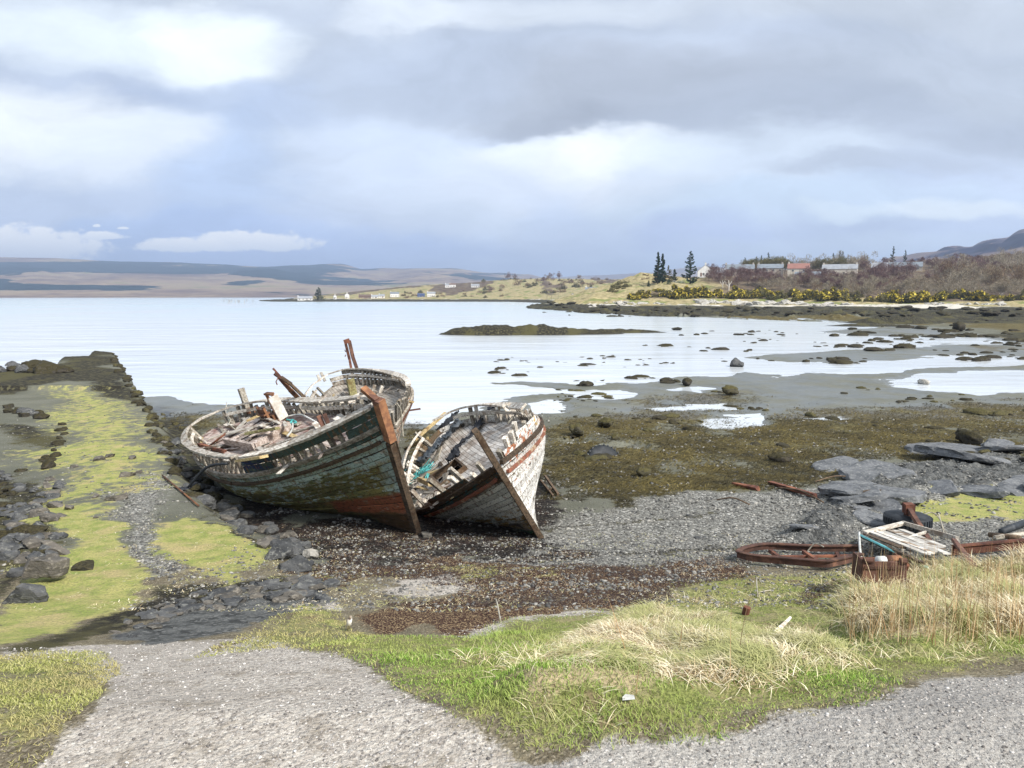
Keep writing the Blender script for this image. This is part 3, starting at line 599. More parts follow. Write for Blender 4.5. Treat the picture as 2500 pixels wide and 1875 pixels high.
# ================================================================ WRECKED BOATS
def paint(name,wa,wb,layers,dark=(.02,.016,.012),peel=.5):
    m,t,b=newmat(name);tc=t.new('ShaderNodeTexCoord');O=tc.outputs['Object'];a=t.attr('hp');s=t.sep(a.outputs['Vector']);rk=a.outputs['Alpha']
    O=t.vm('ADD',O,t.comb(t.math('MULTIPLY',rk,31.),t.math('MULTIPLY',rk,17.),0.))
    n1=t.noise(t.mapv(O,(.9,5,6)),1.6,6,.68);n2=t.noise(O,2.2,6,.65);n3=t.noise(t.mapv(O,(2,9,22)),2.,5,.65);n4=t.noise(t.mapv(O,(9,9,1.4)),1.3,4,.6)
    c=t.mix(t.ss(n3,.35,.65),wa,wb);c=t.mix(t.ss(n2,.5,.66),c,tuple(x*.45 for x in wb))
    pe=t.math('ADD',t.math('MULTIPLY',n1,.6),t.math('MULTIPLY',n2,.4))
    for col,u0,u1,s0,s1,sd,cov in layers:
        su=t.math('ADD',s[0],t.math('MULTIPLY',t.math('SUBTRACT',n2,.5),.12));sv=t.math('ADD',s[1],t.math('MULTIPLY',t.math('SUBTRACT',n2,.5),.10))
        w=.02
        k=t.math('MULTIPLY',t.math('MULTIPLY',t.ss(su,u0-w,u0+w),t.math('SUBTRACT',1.,t.ss(su,u1-w,u1+w))),t.math('MULTIPLY',t.ss(sv,s0-w,s0+w),t.math('SUBTRACT',1.,t.ss(sv,s1-w,s1+w))))
        if sd is not None: k=t.math('MULTIPLY',k,s[2] if sd==1 else t.math('SUBTRACT',1.,s[2]))
        th=.5+(cov-.5)*.42
        k=t.math('MULTIPLY',k,t.math('SUBTRACT',1.,t.ss(pe,th-.025,th+.025)))
        c=t.mix(k,c,t.mix(t.ss(n3,.4,.7),col,tuple(x*.75 for x in col)))
    # streaks of dirt and rust running down, gaps between strakes
    n5=t.noise(t.mapv(O,(1.3,24,30)),1.6,4,.7);c=t.mix(t.math('MULTIPLY',t.ss(n4,.52,.64),.7),c,(.15,.075,.03))
    c=t.mix(t.math('MULTIPLY',t.ss(n5,.55,.62),.85),c,dark);c=t.mix(t.math('MULTIPLY',t.ss(n1,.60,.66),.5),c,(.42,.38,.30))
    kk=t.mr(rk,0,1,.72,1.25);c=t.mix(1.,c,t.comb(kk,kk,kk),'MULTIPLY')
    t.put(b.inputs['Base Color'],c);b.inputs['Roughness'].default_value=.85
    t.put(b.inputs['Normal'],t.bump(t.math('ADD',n3,t.math('MULTIPLY',pe,1.2)),.7,.02));return m
def deckmat(name,wa,wb,wc):
    m,t,b=newmat(name);tc=t.new('ShaderNodeTexCoord');O=tc.outputs['Object']
    br=t.new('ShaderNodeTexBrick');t.put(br.inputs['Vector'],O);br.inputs['Scale'].default_value=1;br.inputs['Brick Width'].default_value=1.9;br.inputs['Row Height'].default_value=.125;br.inputs['Mortar Size'].default_value=.006;br.inputs['Mortar Smooth'].default_value=.3
    br.inputs['Color1'].default_value=(0,0,0,1);br.inputs['Color2'].default_value=(1,1,1,1);br.inputs['Mortar'].default_value=(.5,.5,.5,1)
    n=t.noise(t.mapv(O,(2,22,8)),1.3,5,.65);n2=t.noise(O,1.6,6,.65)
    c=t.mix(t.ss(n,.35,.65),wa,wb);c=t.mix(t.ss(n2,.45,.62),c,wc);k=t.mr(t.sep(br.outputs[0])[0],0,1,.75,1.2);c=t.mix(1.,c,t.comb(k,k,k),'MULTIPLY')
    c=t.mix(br.outputs[1],c,(.02,.016,.013));t.put(b.inputs['Base Color'],c);t.put(b.inputs['Normal'],t.bump(t.math('SUBTRACT',n,br.outputs[1]),.7,.012));return m
def Mw(P):
    cy,sy=math.cos(P['yaw']),math.sin(P['yaw']);ch,sh=math.cos(P['heel']),math.sin(P['heel']);cp,sp=math.cos(P['pitch']),math.sin(P['pitch'])
    R=np.array([[cy,-sy,0],[sy,cy,0],[0,0,1]])@np.array([[cp,0,sp],[0,1,0],[-sp,0,cp]])@np.array([[1,0,0],[0,ch,-sh],[0,sh,ch]])
    foot=np.array([P['L']/2-P['rk'],0,0]);T=np.array([P['x'],P['y'],P['z']])-R@foot
    return R,T
def decky(bt,x,y):
    u=(x+bt.P['L']/2)/bt.P['L'];w=max(abs(bt.surf(u,float(bt.qd(u)),1)[1]),.1);y=min(max(y,-w),w);return float(bt.zd(u))-.02+.05*(1-(y/w)**2),w
class Boat:
    def __init__(s,P): s.P=P;s.R,s.T=Mw(P)
    def zr(s,u):
        P=s.P;return P['zm']+(P['zb']-P['zm'])*np.clip((u-.35)/.65,0,1)**2+(P['zs']-P['zm'])*np.clip((.35-u)/.35,0,1)**2
    def surf(s,u,q,side):
        """u stern..bow, q keel..rail"""
        P=s.P;u,q=np.broadcast_arrays(np.asarray(u,float),np.asarray(q,float));qc=np.clip(q,0,1.3)
        xs=-P['L']/2+1.5*np.clip(1-qc,0,1)**1.6;xb=P['L']/2-P['rk']*(1-qc)-.03
        x=xs+(xb-xs)*u
        dk=np.where(u<.42,(1-np.abs(1-np.minimum(u,.42)/.42)**2.3)**.55,1)*np.where(u>.42,1-np.clip((u-.42)/.58,0,1)**2.9,1)
        fn=np.clip(1-(np.clip((.45-u)/.45,0,1))**1.7,0,1)*np.clip(1-np.clip((u-.45)/.55,0,1)**1.5,0,1)
        pl=fn+(dk-fn)*np.clip(qc,0,1)**.8
        mid=(1-(1-np.clip(qc,0,1))**2.6)**.75*(1+.10*np.sin(np.clip(qc,0,1)*PI)**1)
        vee=np.clip(qc,0,1)**.62
        w=np.maximum(ss(.55,1,u),ss(.4,0,u)*.9)
        y=P['B']/2*pl*(mid*(1-w)+vee*w)+.05*(u<.999)*(u>.001)
        z=qc*s.zr(u)
        return np.stack([x,side*y,z],-1)
    def nrm(s,u,q,side):
        e=1e-3;a=s.surf(np.clip(u+e,0,1),q,side)-s.surf(np.clip(u-e,0,1),q,side);b=s.surf(u,np.clip(q+e,0,1.2),side)-s.surf(u,np.clip(q-e,0,1.2),side)
        n=np.cross(a,b)*-side;return n/np.maximum(np.linalg.norm(n,axis=-1,keepdims=True),1e-9)
    def qd(s,u): return 1-s.P['drop']/s.zr(u)
    def W(s,p): return s.R@np.array(p,float)+s.T
    def mat(s): 
        m=np.eye(4);m[:3,:3]=s.R;m[:3,3]=s.T;return Matrix(m.tolist())
    def hit(s,px,py,zl=None,u=.5):
        """where the line of sight through (px,py) meets the local plane z=zl (deck)"""
        if zl is None: zl=s.zd(u)
        o=s.R.T@(np.array([0,0,CZ])-s.T);d=s.R.T@ray(px,py);k=(zl-o[2])/d[2];return o+d*k
    def hitd(s,px,py,dz=0.):
        h=s.hit(px,py)
        for _ in range(8):
            z,_w=decky(s,float(np.clip(h[0],-s.P['L']*.47,s.P['L']*.46)),h[1]);h2=s.hit(px,py,z+dz);h=h*.4+h2*.6
        if abs(h[0])>s.P['L']/2+.4 or abs(h[1])>s.P['B']/2+.5: h=s.hit(px,py,float(s.zd(.5))+dz)
        return h
    def zd(s,u): return s.zr(u)-s.P['drop']
def strip(bt,V,Fs,C,us,q0,q1,side,off,th,rk):
    """one strake between curves q0(u) and q1(u), with thickness"""
    n=len(us);a=bt.surf(us,q0,side);b_=bt.surf(us,q1,side);na=bt.nrm(us,np.maximum(q0,.02),side);nb=bt.nrm(us,q1,side)
    base=len(V);P4=[a+na*off,b_+nb*off,b_+nb*(off-th),a+na*(off-th)]
    for i in range(n):
        for k,p in enumerate(P4): V.append(tuple(p[i]));C.append((us[i],(q0[i],q1[i],q1[i],q0[i])[k],1. if side>0 else 0.,rk))
    for i in range(n-1):
        for k in range(4):
            f=(base+i*4+k,base+i*4+(k+1)%4,base+(i+1)*4+(k+1)%4,base+(i+1)*4+k);Fs.append(f if side<0 else f[::-1])
    e=(base+3,base+2,base+1,base);Fs.append(e);e=tuple(base+(n-1)*4+k for k in range(4));Fs.append(e)
def hpmesh(name,V,Fs,C,mat,par):
    o=mesh(name,V,Fs,mat,par);colattr(o,'hp',np.array(C));return o
def build_boat(P,label,hullm,deckm,railm,ribm,stemm,opts):
    bt=Boat(P);root=empty('fishing_boat',label,'boat',mat=bt.mat(),group='derelict wooden fishing boats on the beach')
    NS=16;V=[];Fs=[];C=[]
    for side in(-1,1):
        for k in range(NS):
            # butt joints split each strake into planks
            cuts=[0]+sorted(random.sample([.12,.2,.28,.36,.44,.52,.6,.68,.76,.84],3))+[1]
            for a,b_ in zip(cuts[:-1],cuts[1:]):
                rg=random.random()**3*1.5
                us=np.linspace(a+(.0006 if a>0 else 0),b_-(.0006 if b_<1 else 0),max(4,int((b_-a)*46)))
                qd=bt.qd(us);q0=qd*(k/NS)+.0035;q1=qd*((k+1)/NS)-.004-.004*rg*RNG.random(len(us))
                strip(bt,V,Fs,C,us,q0,q1,side,random.uniform(0,.022),.03,random.random())
    hull=hpmesh('hull',V,Fs,C,hullm,root)
    # dark inner lining seen through the seams
    us=np.linspace(0,1,50);V=[];Fs=[];C=[]
    for side in(-1,1):
        strip(bt,V,Fs,C,us,0*us+.002,bt.qd(us)*.5,side,-.04,.01,.5);strip(bt,V,Fs,C,us,bt.qd(us)*.5,bt.qd(us)-.01,side,-.04,.01,.5)
    hpmesh('lining',V,Fs,C,WOOD_D,root)
    # bulwark planking
    for side,spans in((-1,opts['bul'][0]),(1,opts['bul'][1])):
        for a,b_,k,n in spans: # k-th of n rows
            V=[];Fs=[];C=[]
            us=np.linspace(a,b_,max(4,int((b_-a)*46)));qd=bt.qd(us);h=(1-qd)/n
            jag=.02*RNG.random(len(us))*(1-qd)*4
            strip(bt,V,Fs,C,us,qd+h*k+.004,qd+h*(k+1)-.004-jag*.3,side,random.uniform(.0,.01),.03,random.random())
            hpmesh('bulwark_planking',V,Fs,C,opts.get('bulm',hullm),root)
    # ribs: stubs of the frames standing above the deck
    for side in(-1,1):
        for u in np.linspace(.035,.965,opts['ribs']):
            u+=random.uniform(-.004,.004);q1=1-.02+random.uniform(-.12,.05)*opts['rag'] ;q0=float(bt.qd(u))-.03
            if random.random()<opts['gone']:continue
            m=MB();m.beam(bt.surf(u,q0,side)-bt.nrm(u,q0,side)*.075,bt.surf(u,q1,side)-bt.nrm(u,q1,side)*.075,random.uniform(.07,.12),.085,up=bt.nrm(u,q1,side),jit=.008)
            m.build('rib',ribm if random.random()<.75 else WOOD_G,root)
    # rails and rubbing strakes, broken into lengths
    def rail(name,q_,w,h,side,spans,mt,off=0.,wob=.01):
        for a,b_ in spans:
            us=np.linspace(a,b_,max(3,int((b_-a)*40)));q=q_(us);p=bt.surf(us,q,side);n=bt.nrm(us,np.minimum(q,.99),side);p=p+n*off+RNG.normal(size=p.shape)*wob*.4
            m=MB();m.sweep(p,n,w,h);m.build(name,mt,root)
    for side,sp in((-1,opts['cap'][0]),(1,opts['cap'][1])): rail('cap_rail',lambda u:0*u+1.0,.20,.06,side,sp,railm,-.06)
    for side in(-1,1):
        rail('rubbing_strake',lambda u:bt.qd(u),.07,.09,side,opts['rub'],opts['rubm'],.04)
        rail('rubbing_strake',lambda u:bt.qd(u)-.10,.06,.07,side,opts['rub2'],opts['rubm2'],.035)
        rail('inner_stringer',lambda u:bt.qd(u)+(1-bt.qd(u))*.55,.04,.10,side,opts['str'],railm,-.15)
    # deck with a hatchway
    us=np.linspace(.012,.985,70);vs=np.linspace(-1,1,25);V=[];Fs=[]
    for u in us:
        q=float(bt.qd(u));pL=bt.surf(u,q,1);w=max(pL[1]-.04,.01)
        for v in vs: V.append((pL[0],v*w,pL[2]-.02+.05*(1-v*v)))
    nv=len(vs)
    for i in range(len(us)-1):
        for j in range(nv-1):
            f=[i*nv+j,(i+1)*nv+j,(i+1)*nv+j+1,i*nv+j+1];cx=sum(V[k][0] for k in f)/4;cy=sum(V[k][1] for k in f)/4
            if any(x0<cx<x1 and y0<cy<y1 for x0,x1,y0,y1 in opts['holes']):continue
            Fs.append(f)
    mesh('deck',V,Fs,deckm,root)
    # keel and stem
    m=MB();m.beam((-P['L']/2+1.2,0,-.06),(P['L']/2-P['rk']-.1,0,-.06),.16,.26,jit=.01);m.build('keel',WOOD_D,root)
    qs=np.linspace(-.02,opts['stemtop'],12);pts=np.array([[P['L']/2-P['rk']*(1-q)+.07,0,q*P['zb']] for q in qs])
    m=MB();m.sweep(pts-[.05,0,0],[np.array([0,1.,0])]*len(pts),opts.get('stemw',.13),.17);m.build('stem_post',stemm,root)
    m=MB();m.beam((-P['L']/2+.9,0,-.1),(-P['L']/2+.05,0,float(bt.zd(0))),.14,.24,up=(1,0,0));m.build('stern_post',WOOD_D,root)
    return bt,root
def on(bt,name,mb,mat,root=None): return mb.build(name,mat,root)
# ---- green boat
P1=dict(x=-2.076,y=16.069,z=.85,yaw=-.867,heel=.408,pitch=-.075,L=11.9,B=2.975,zm=2.30,zb=3.25,zs=2.27,rk=.892,drop=.47)
HM1=paint('weathered_green_paint',(.30,.26,.20),(.14,.12,.09),[
 ((.44,.56,.50),-.1,1.1,.33,.86,0,.74),((.22,.25,.15),.0,.6,.3,.86,0,.5),((.16,.25,.21),.3,1.1,.6,.86,0,.36),((.34,.17,.06),.1,.95,.42,.8,0,.36),((.62,.60,.50),.2,1.1,.42,.84,0,.34),((.03,.028,.02),.0,.9,.5,.86,0,.28),((.050,.085,.075),.4,1.1,.80,1.2,0,.85),((.035,.05,.04),.4,.9,.80,.93,0,.4),((.010,.022,.08),.57,.72,.84,.96,0,.55),((.28,.12,.03),.5,.66,.78,.9,0,.3),
 ((.12,.105,.035),-.1,.97,-.1,.36,0,.78),((.24,.21,.07),.2,.97,.24,.60,0,.60),((.16,.17,.07),.1,.9,.35,.66,0,.45),((.33,.11,.05),.76,1.1,.18,.34,0,.80),((.09,.05,.02),.86,1.1,-.1,.18,None,.8),((.03,.028,.016),-.1,.85,-.1,.13,None,.7),
 ((.42,.42,.40),-.1,1.1,.3,1.2,1,.55),((.22,.30,.27),.4,1.1,.4,.8,1,.35),((.30,.10,.05),.5,1.1,.1,.35,1,.6)])
DK1=deckmat('pink_deck_planks',(.55,.47,.42),(.36,.27,.23),(.20,.11,.09))
B1,R1=build_boat(P1,'large green fishing boat wreck leaning left, open deck with ribs, rusty capped stem post',HM1,DK1,WOOD_W,WOOD_G,WOOD_D,dict(
 bul=([(.60,1.,1,2),(.60,.72,0,2),(.93,1.,0,2)],[(.45,1.,0,3),(.5,1.,1,3),(.78,1.,2,3),(.05,.3,0,3)]),
 ribs=38,rag=.5,gone=.06,cap=([(.0,.18),(.185,.40),(.405,.56),(.6,.8),(.8,.99)],[(.0,.22),(.225,.5),(.51,.74),(.76,.985)]),
 rub=[(0,.33),(.335,.7),(.705,.995)],rub2=[(.02,.5),(.51,.99)],rubm=WOOD_G,rubm2=WOOD_D,str=[(.05,.35),(.38,.66),(.7,.95)],holes=[(-2.6,-.6,-.45,.45)],stemtop=.72,bulm=HM1))
# rusty iron sleeve on the head of the stem
m=MB();m.beam((P1['L']/2-P1['rk']*.26+.05,0,.74*P1['zb']),(P1['L']/2+.02+.07,0,1.03*P1['zb']),.17,.22,up=(1,0,0),jit=.006);m.beam((P1['L']/2+.06,-.02,1.03*P1['zb']),(P1['L']/2-.20,-.05,1.12*P1['zb']),.13,.07,jit=.01)
m.build('stem_cap',RUST_O,R1)
# ---- white boat
P2=dict(x=.65,y=15.53,z=.85,yaw=-1.361,heel=.575,pitch=-.101,L=10.36,B=3.78,zm=1.95,zb=2.62,zs=2.45,rk=1.254,drop=.50)
HM2=paint('weathered_white_paint',(.34,.29,.22),(.15,.12,.09),[
 ((.66,.66,.58),-.1,1.1,.25,.72,0,.86),((.34,.31,.18),-.1,.8,.2,.5,0,.42),((.085,.06,.035),-.1,1.1,.66,1.2,0,.88),((.03,.10,.10),.62,1.1,.68,.95,0,.42),((.34,.22,.07),.3,1.1,.14,.36,0,.45),((.03,.03,.015),-.1,.85,-.1,.17,None,.85),((.02,.10,.045),.8,1.1,-.1,.12,0,.8),
 ((.80,.78,.72),-.1,1.1,.10,1.2,1,.66),((.46,.17,.08),.3,1.1,.72,.90,1,.42),((.60,.42,.12),.2,.75,.80,.95,1,.40),((.40,.14,.07),.5,1.1,.56,.66,1,.36),((.50,.48,.40),.0,1.1,-.1,.14,1,.7)])
DK2=deckmat('white_deck_planks',(.72,.68,.62),(.46,.42,.37),(.34,.28,.23))
B2,R2=build_boat(P2,'white fishing boat wreck heeled over hard, peeling white hull and bleached plank deck',HM2,DK2,WOOD_W,WOOD_W,WOOD_D,dict(
 bul=([(.75,.92,0,3),(.0,.4,0,3),(.02,.34,1,3)],[(.0,.97,0,3),(.7,.9,1,3),(.1,.22,1,3),(.22,.3,2,3)]),ribs=34,rag=1.6,gone=.05,
 cap=([(.02,.22)],[(.0,.3),(.33,.52)]),rub=[(0,.5),(.505,.995)],rub2=[(.02,.99)],rubm=WOOD_D,rubm2=simple('worn_red_paint',(.30,.10,.06),(.16,.08,.05),6,c3=(.4,.3,.2)),str=[(.03,.45)],holes=[(-1.2,.4,-1.,-.35)],stemtop=1.14,stemw=.115))
# ---- boat behind
P3=dict(x=-3.866,y=25.591,z=.40,yaw=-1.187,heel=.395,pitch=-.031,L=10.9,B=3.93,zm=2.04,zb=1.9,zs=2.58,rk=1.5,drop=.6)
HM3=paint('bare_grey_planking',(.42,.38,.32),(.2,.17,.13),[((.55,.52,.46),-.1,1.1,.3,1.2,1,.45),((.40,.22,.12),-.1,1.1,.2,.8,1,.40),((.2,.08,.04),.0,1.1,.3,.6,1,.2)])
DK3=deckmat('grey_deck_planks',(.46,.42,.36),(.26,.23,.19),(.22,.18,.14))
B3,R3=build_boat(P3,'grey bare-wood boat wreck behind the green one, open hatch and tall rusty post',HM3,DK3,WOOD_W,WOOD_G,WOOD_D,dict(
 bul=([(.05,.2,0,3),(.05,.3,1,3)],[(.0,.8,0,3),(.0,.5,1,3),(.02,.35,2,3)]),ribs=36,rag=.8,gone=.02,
 cap=([(.0,.12),(.13,.5)],[(.0,.4),(.42,.75)]),rub=[(0,.5),(.505,.98)],rub2=[(.02,.9)],rubm=WOOD_G,rubm2=RUST_D,str=[(.05,.45),(.5,.8)],holes=[(-2.2,1.0,-.9,.5)],stemtop=1.0))
# ---------------------------------------------------------------- fittings
def post(bt,root,a,b_,name,mat,w=.12,h=.12,zl=None,len_=None,jit=.004):
    """upright timber: foot seen at a, head seen at b_ (photo points), standing on the deck"""
    f=bt.hit(a[0],a[1],zl,.5) if zl is not None else bt.hitd(a[0],a[1])
    o=bt.R.T@(np.array([0,0,CZ])-bt.T);d=bt.R.T@ray(*b_);dd=d/np.linalg.norm(d);k=(f-o)@dd;hd=o+dd*k  # head at the same range as the foot
    m=MB();m.beam(f,hd,w,h,up=(1,0,0),jit=jit);return m.build(name,mat,root)
Z1=lambda x,y:(420+.3255*x,800+.3255*y)
Z2=lambda x,y:(900+.2532*x,920+.2532*y)
Z3=lambda x,y:(640+.205*x,800+.205*y)
post(B1,R1,Z1(585,660),Z1(515,455),'mast_stump',WOOD_G,.17,.17);post(B1,R1,Z1(600,668),Z1(580,600),'mast_foot',RUST_O,.24,.2)
# iron winch frame with a white side plate
m=MB()
for x in(-.22,.22): m.beam((x,-.2,0),(x,-.2,.72),.07,.07);m.beam((x,.2,0),(x,.2,.95),.07,.07)
m.beam((-.25,.2,.93),(.25,.2,.93),.12,.05);m.beam((-.25,-.2,.5),(.25,-.2,.5),.2,.04);m.beam((-.22,0,.3),(.22,0,.3),.16,.16)
w=m.build('winch_frame',RUST_O,R1);h=B1.hitd(*Z1(790,735));w.location=h
m=MB();m.box((.30,.16,.52),(.04,.30,.72),jit=.01);o=m.build('side_plate',WHITEP,w)
m=MB();m.box((-.0,-.24,.40),(.42,.03,.52),jit=.01);o=m.build('side_plate',RUST,w)
for a,b_ in((Z1(1140,755),Z1(1095,660)),(Z1(1180,742),Z1(1140,645))): post(B1,R1,a,b_,'bollard',RUST,.10,.05,zl=B1.zd(.75)+.1)
# rusty gallows leaning out over the far rail of the green boat
def seg(bt,root,pts,name,mat,r,zl,beam=True):
    """bars whose first point lies at local height zl; the others keep the range of the first"""
    f=bt.hit(*pts[0],zl);o=bt.R.T@(np.array([0,0,CZ])-bt.T);P=[f]
    for p in pts[1:]:
        d=bt.R.T@ray(*p);d/=np.linalg.norm(d);P.append(o+d*((f-o)@d))
    m=MB()
    for a,b_ in zip(P[:-1],P[1:]): m.beam(a,b_,r,r*1.2,up=(1,0,0),jit=.006)
    return m.build(name,mat,root)
gl=empty('gallows',None,None);gl.parent=R1
seg(B1,gl,[Z3(450,862),Z3(330,740),Z3(200,590)],'leg',RUST_O,.10,B1.zr(.45)-.1);seg(B1,gl,[Z3(520,850),Z3(350,680),Z3(225,590)],'leg',WOOD_D,.08,B1.zr(.45)-.1)
seg(B1,gl,[Z3(225,600),Z3(145,540)],'arm',RUST,.08,B1.zr(.45)+.8);seg(B1,gl,[Z3(210,575),Z3(128,482)],'arm',RUST_D,.035,B1.zr(.45)+.9);seg(B1,gl,[Z3(190,600),Z3(165,640),Z3(180,680)],'hook',RUST_D,.02,B1.zr(.45)+.9)
# tall rusty post of the boat behind
gl=empty('mast_post',None,None);gl.parent=R3
zl=B3.zd(.2)
seg(B3,gl,[Z3(1075,580),Z3(1040,380),Z3(985,150)],'leg',RUST_D,.12,zl);seg(B3,gl,[Z3(1140,520),Z3(1080,350),Z3(1035,155)],'leg',RUST,.15,zl);seg(B3,gl,[Z3(975,170),Z3(1045,150)],'cap_plate',RUST_D,.16,zl+2.5)
seg(B3,gl,[Z3(1000,320),Z3(985,345)],'hook',RUST_D,.03,zl+1.6);seg(B3,gl,[Z3(985,265),Z3(1000,290)],'hook',RUST_D,.03,zl+1.8)
seg(B3,R3,[Z3(1095,850),Z3(1045,610)],'post',WOOD_M,.30,B3.zd(.6));seg(B3,R3,[Z3(1075,800),Z3(1050,660)],'post_strap',RUST_O,.25,B3.zd(.6)+.05)
seg(B3,R3,[Z3(1600,1010),Z3(1890,965)],'iron_bar',RUST,.06,.9)
for p in [(1320,760,1340,680),(1400,780,1430,690),(750,640,700,530),(690,640,660,560)]: seg(B3,R3,[Z3(*p[:2]),Z3(*p[2:])],'broken_frame',WOOD_W,.14,B3.zd(.3))
# hatch coamings
def coaming(bt,root,x0,x1,y0,y1,zz,h,mt,th=.07):
    r=empty('hatch_coaming',None,None);r.parent=root
    for a,b_ in(((x0,y0),(x1,y0)),((x1,y0),(x1,y1)),((x1,y1),(x0,y1)),((x0,y1),(x0,y0))):
        m=MB();m.beam((a[0],a[1],zz+h/2-.05),(b_[0],b_[1],zz+h/2-.05),th,h,jit=.012);m.build('board',mt,r)
coaming(B1,R1,-2.7,-.5,-.55,.55,B1.zd(.4),.35,WOOD_P);coaming(B2,R2,-1.3,.5,-1.08,-.28,B2.zd(.5),.22,WOOD_D);coaming(B3,R3,-2.3,1.1,-1.,.6,B3.zd(.35),.32,WOOD_W)
m=MB()
for k in range(9): m.beam((-2.6+k*.24,-.5,B1.zd(.4)+.26+random.uniform(-.06,.03)),(-2.6+k*.24+random.uniform(-.1,.1),.5,B1.zd(.4)+.26+random.uniform(-.03,.05)),.15,.03,jit=.02)
m.build('hatch_boards',WOOD_P,R1)
# beams inside the open hatches
for bt,rt,x0,x1,yw in((B3,R3,-2,.9,.85),(B2,R2,-1.1,.3,.9)):
    for k in range(4):
        x=x0+(x1-x0)*(k+.5)/4;m=MB();m.beam((x,-yw,bt.zd(.4)-.12),(x,yw*.6,bt.zd(.4)-.12),.10,.10,jit=.01);m.build('deck_beam',WOOD_W,rt)
# ---------------------------------------------------------------- loose things lying on the decks
def lie(bt,x,y,z,ang,L,w,h,name,label,cat,grp,mat,tilt=0.):
    m=MB();m.beam((-L/2,0,0),(L/2,0,0),w,h,jit=min(w,h)*.12,taper=random.uniform(.6,1.))
    o=m.build(name,mat);R=bt.mat()@Matrix.Translation((x,y,z+h/2))@Matrix.Rotation(ang,4,'Z')@Matrix.Rotation(tilt,4,'Y');o.matrix_world=R
    return tag(o,label,cat,grp)
for bt,n,lab,g_ in((B1,88,'loose splintered plank lying on the deck of the green boat','planks strewn over the green boat'),(B3,40,'loose splintered plank lying on the deck of the grey boat','planks strewn over the grey boat'),(B2,30,'loose splintered plank lying on the deck of the white boat','planks strewn over the white boat')):
    for k in range(n):
        x=random.uniform(-.42,.36)*bt.P['L'];z,w=decky(bt,x,0);y=-w+.15+(2*w-.4)*random.random()**(1.5 if bt is not B1 else 1.1);z,_=decky(bt,x,y)
        if bt is B2: y=random.uniform(-w+.1,-w*.35)
        if bt is B1 and -2.8<x<-.4 and abs(y)<.6: z+=.28
        lie(bt,x,y,z+random.uniform(0,.06),random.gauss(0,.35) if random.random()<.7 else random.uniform(0,PI),random.uniform(.4,1.9)*(1 if abs(y)<w*.6 else .7),random.uniform(.06,.16),random.uniform(.02,.05),'plank',lab,'plank',g_,random.choice([WOOD_W,WOOD_W,WOOD_W,WOOD_P,WOOD_G,WOOD_D,WOOD_G,WOOD_Y if random.random()<.3 else WOOD_W]),random.gauss(0,.05))
# pipes and bars on the green boat
def tubeobj(name,pts,r,mat,label,cat,grp=None,n=7):
    m=MB();m.tube(pts,r,n);o=m.build(name,mat,None,True);return tag(o,label,cat,grp)
def dpts(bt,pl,dz=.05): 
    out=[]
    for p in pl:
        out.append(bt.W(bt.hitd(p[0],p[1],dz)))
    return out
def smooth_pts(P,n=24):
    P=np.array(P);k=len(P);out=[]
    for i in range(k-1):
        p0,p1,p2,p3=P[max(i-1,0)],P[i],P[i+1],P[min(i+2,k-1)]
        for t_ in np.linspace(0,1,max(2,n//(k-1)),endpoint=False): out.append(.5*((2*p1)+(-p0+p2)*t_+(2*p0-5*p1+4*p2-p3)*t_*t_+(-p0+3*p1-3*p2+p3)*t_**3))
    out.append(P[-1]);return np.array(out)
tubeobj('hose',smooth_pts(dpts(B1,[Z1(870,665),Z1(960,650),Z1(1030,680),Z1(1090,715)],.12)),.022,PIPE_W,'pale bent hose lying across the deck of the green boat','hose')
tubeobj('hose',smooth_pts(dpts(B1,[Z1(905,715),Z1(900,765),Z1(865,815)],.10)),.028,PIPE_W,'short pale pipe end standing by the hatch of the green boat','hose')
tubeobj('rope',smooth_pts(dpts(B1,[Z1(410,560),Z1(405,640),Z1(440,690),Z1(430,720),Z1(470,760)],.25)),.014,ROPE,'thin pale rope hanging beside the mast stump of the green boat','rope')
tubeobj('rope',smooth_pts(dpts(B1,[Z1(860,690),Z1(900,700),Z1(880,720),Z1(930,710),Z1(900,690)],.10),40),.03,TEAL,'short coil of teal rope beside the rusty winch','rope')
tubeobj('iron_bar',[B1.W(B1.hit(*Z1(270,895),B1.zd(.2)+.05)),B1.W(B1.hit(*Z1(400,795),B1.zd(.25)+.3))],.03,RUST_D,'rusty bar leaning on the hatch at the stern of the green boat','iron bar')
def lieline(bt,a,b_,w,h,name,mat,label,cat,z=.06,grp=None):
    p,q=dpts(bt,[a,b_],z);m=MB();m.beam(p,q,w,h,jit=.006);return tag(m.build(name,mat),label,cat,grp)
lieline(B1,Z1(505,998),Z1(690,968),.20,.05,'plank',WOOD_Y,'fresh yellow plank patched onto the near rail of the green boat','plank',.52)
lieline(B1,Z1(200,875),Z1(400,930),.10,.08,'timber',RUST_D,'reddish timber lying inside the near rail at the stern of the green boat','timber')
lieline(B1,Z1(560,700),Z1(660,655),.08,.06,'timber',WOOD_Y,'orange brown timber beside the mast stump of the green boat','timber',.15)
lieline(B1,Z1(710,895),Z1(1090,770),.22,.05,'plank',WOOD_W,'long bleached deck board along the near side of the green boat','plank',.10)
lieline(B1,Z1(560,795),Z1(790,755),.16,.07,'plank',WOOD_M,'moss-grown plank along the hatch of the green boat','plank',.36)
